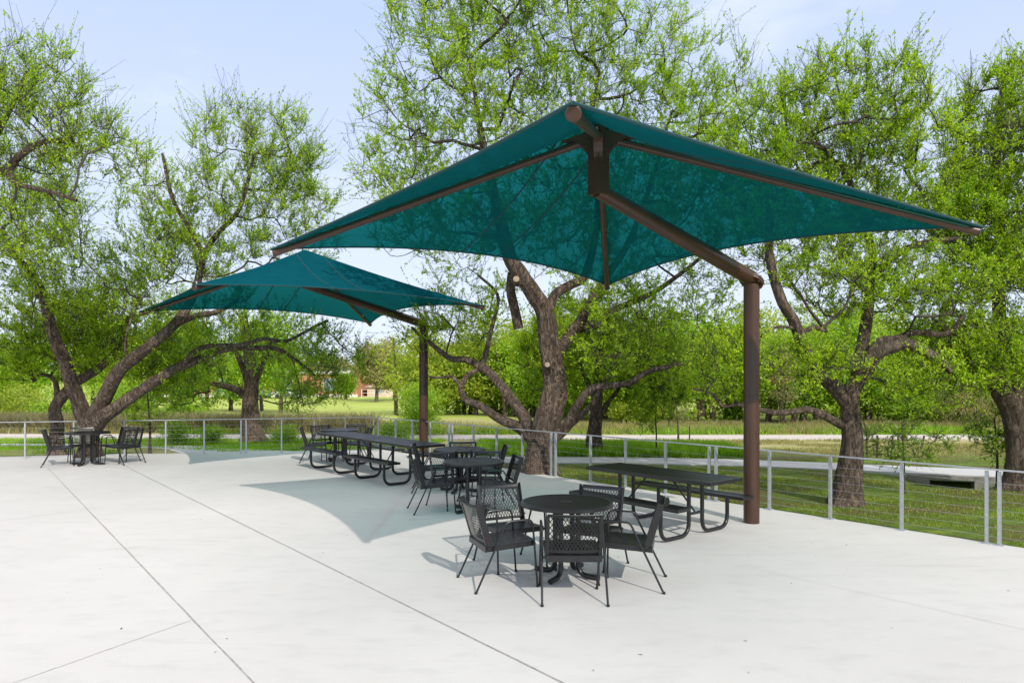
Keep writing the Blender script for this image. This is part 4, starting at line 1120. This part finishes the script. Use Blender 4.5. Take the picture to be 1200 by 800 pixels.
def region(x0, x1, y0, y1, ok=None, patch=None):
    def f(n):
        x = RNG.uniform(x0, x1, n); y = RNG.uniform(y0, y1, n); k = np.ones(n, bool)
        if ok is not None: k &= ok(x, y)
        if patch is not None:
            pf, th_ = patch; v = np.sin(x * pf + 1.3 * np.sin(y * pf * .7)) * np.sin(y * pf * 1.3 + 1.7 * np.sin(x * pf * .6)) + RNG.normal(0, .2, n); k &= v > th_
        x = x[k]; y = y[k]; return np.stack([x, y, zz(x, y) - .005], 1)
    return f
def right_of_slab(x, y):                     # outside the slab edge on the right run
    return ((x - RP.x) * .765 + (y - RP.y) * .644) > .16
walk_pts = [(-2.3, 17.6), (-.2, 17.35), (2.5, 17.25), (5.0, 16.85), (6.6, 16.35), (8.8, 15.45), (10.6, 14.7), (14, 13.0), (22, 8)]
def off_walk(x, y):
    yy = np.interp(x, [p[0] for p in walk_pts], [p[1] for p in walk_pts]); return np.abs(y - yy) > .72
blades('lawn_grass', 'short patchy grass between the patio fence and the sidewalk', region(-2, 16, 4, 17.5, lambda x, y: right_of_slab(x, y) & off_walk(x, y), (1.6, .0)), 260000, .045, .008, 'grass')
blades('tall_grass', 'tall bright green grass beyond the sidewalk', region(-1, 6.2, 17.7, 21.8, lambda x, y: off_walk(x, y) & (y > 17.9) & (y < 21.8 - .12 * np.maximum(x, 0) ** 1.15)), 42000, .26, .018, 'grass_t')
blades('tall_grass', 'clump of bright green weeds at the culvert', region(9.2, 10.9, 12.9, 13.8), 3500, .16, .014, 'grass_t')
blades('meadow_grass', 'thin yellowish meadow grass before the trail', region(-2, 30, 18, 25.5, lambda x, y: off_walk(x, y), (.9, .0)), 80000, .10, .014, 'grass_dry')
blades('dry_grass', 'tall dry grass along the far side of the trail', region(-34, 40, 28.2, 33.5, None, (.5, -.6)), 75000, .30, .03, 'grass_dry', .3)
blades('dry_brush', 'greyish brown dry brush beyond the trail on the left', region(-32, -6, 29.0, 31.0, None, (.35, -.8)), 26000, .75, .035, 'brush', .45)
blades('tall_grass', 'green weeds along the trail in front of the dry grass', region(-14, 40, 27.9, 30.5, None, (.4, .1)), 30000, .26, .03, 'grass_t')
blades('lawn_grass', 'green grass behind the left fence', region(-30, -2.4, 18.9, 25.6, lambda x, y: (y > 20.6 + .25 * x + .5) & ~((y < 19.2 - .62 * (x + 8)) & (y > 17.4 - .62 * (x + 8)) & (x > -14)) & (np.abs(y - 22.2) > np.where(x < -12, .7, -1)), (1.1, -.5)), 80000, .13, .016, 'grass_t')

# litter on the slab
n = 100; P = np.stack([RNG.uniform(-9, 7, n), RNG.uniform(3.2, 17, n), np.full(n, .006)], 1)
P = np.array([p for p in P if ((p[0] - RP.x) * .765 + (p[1] - RP.y) * .644) < -.2])
V, Q = leaf_quads(P, np.stack([RNG.normal(0, 1, len(P)), RNG.normal(0, 1, len(P)), np.zeros(len(P))], 1), .035, .012)
V[:, 2] = .006 + np.abs(V[:, 2] - .006) * .25
tag(np_obj('leaf_litter', V, Q, M['twig']), 'scattered tiny dry leaves and twig bits on the pale slab', 'leaf litter', kind='stuff')
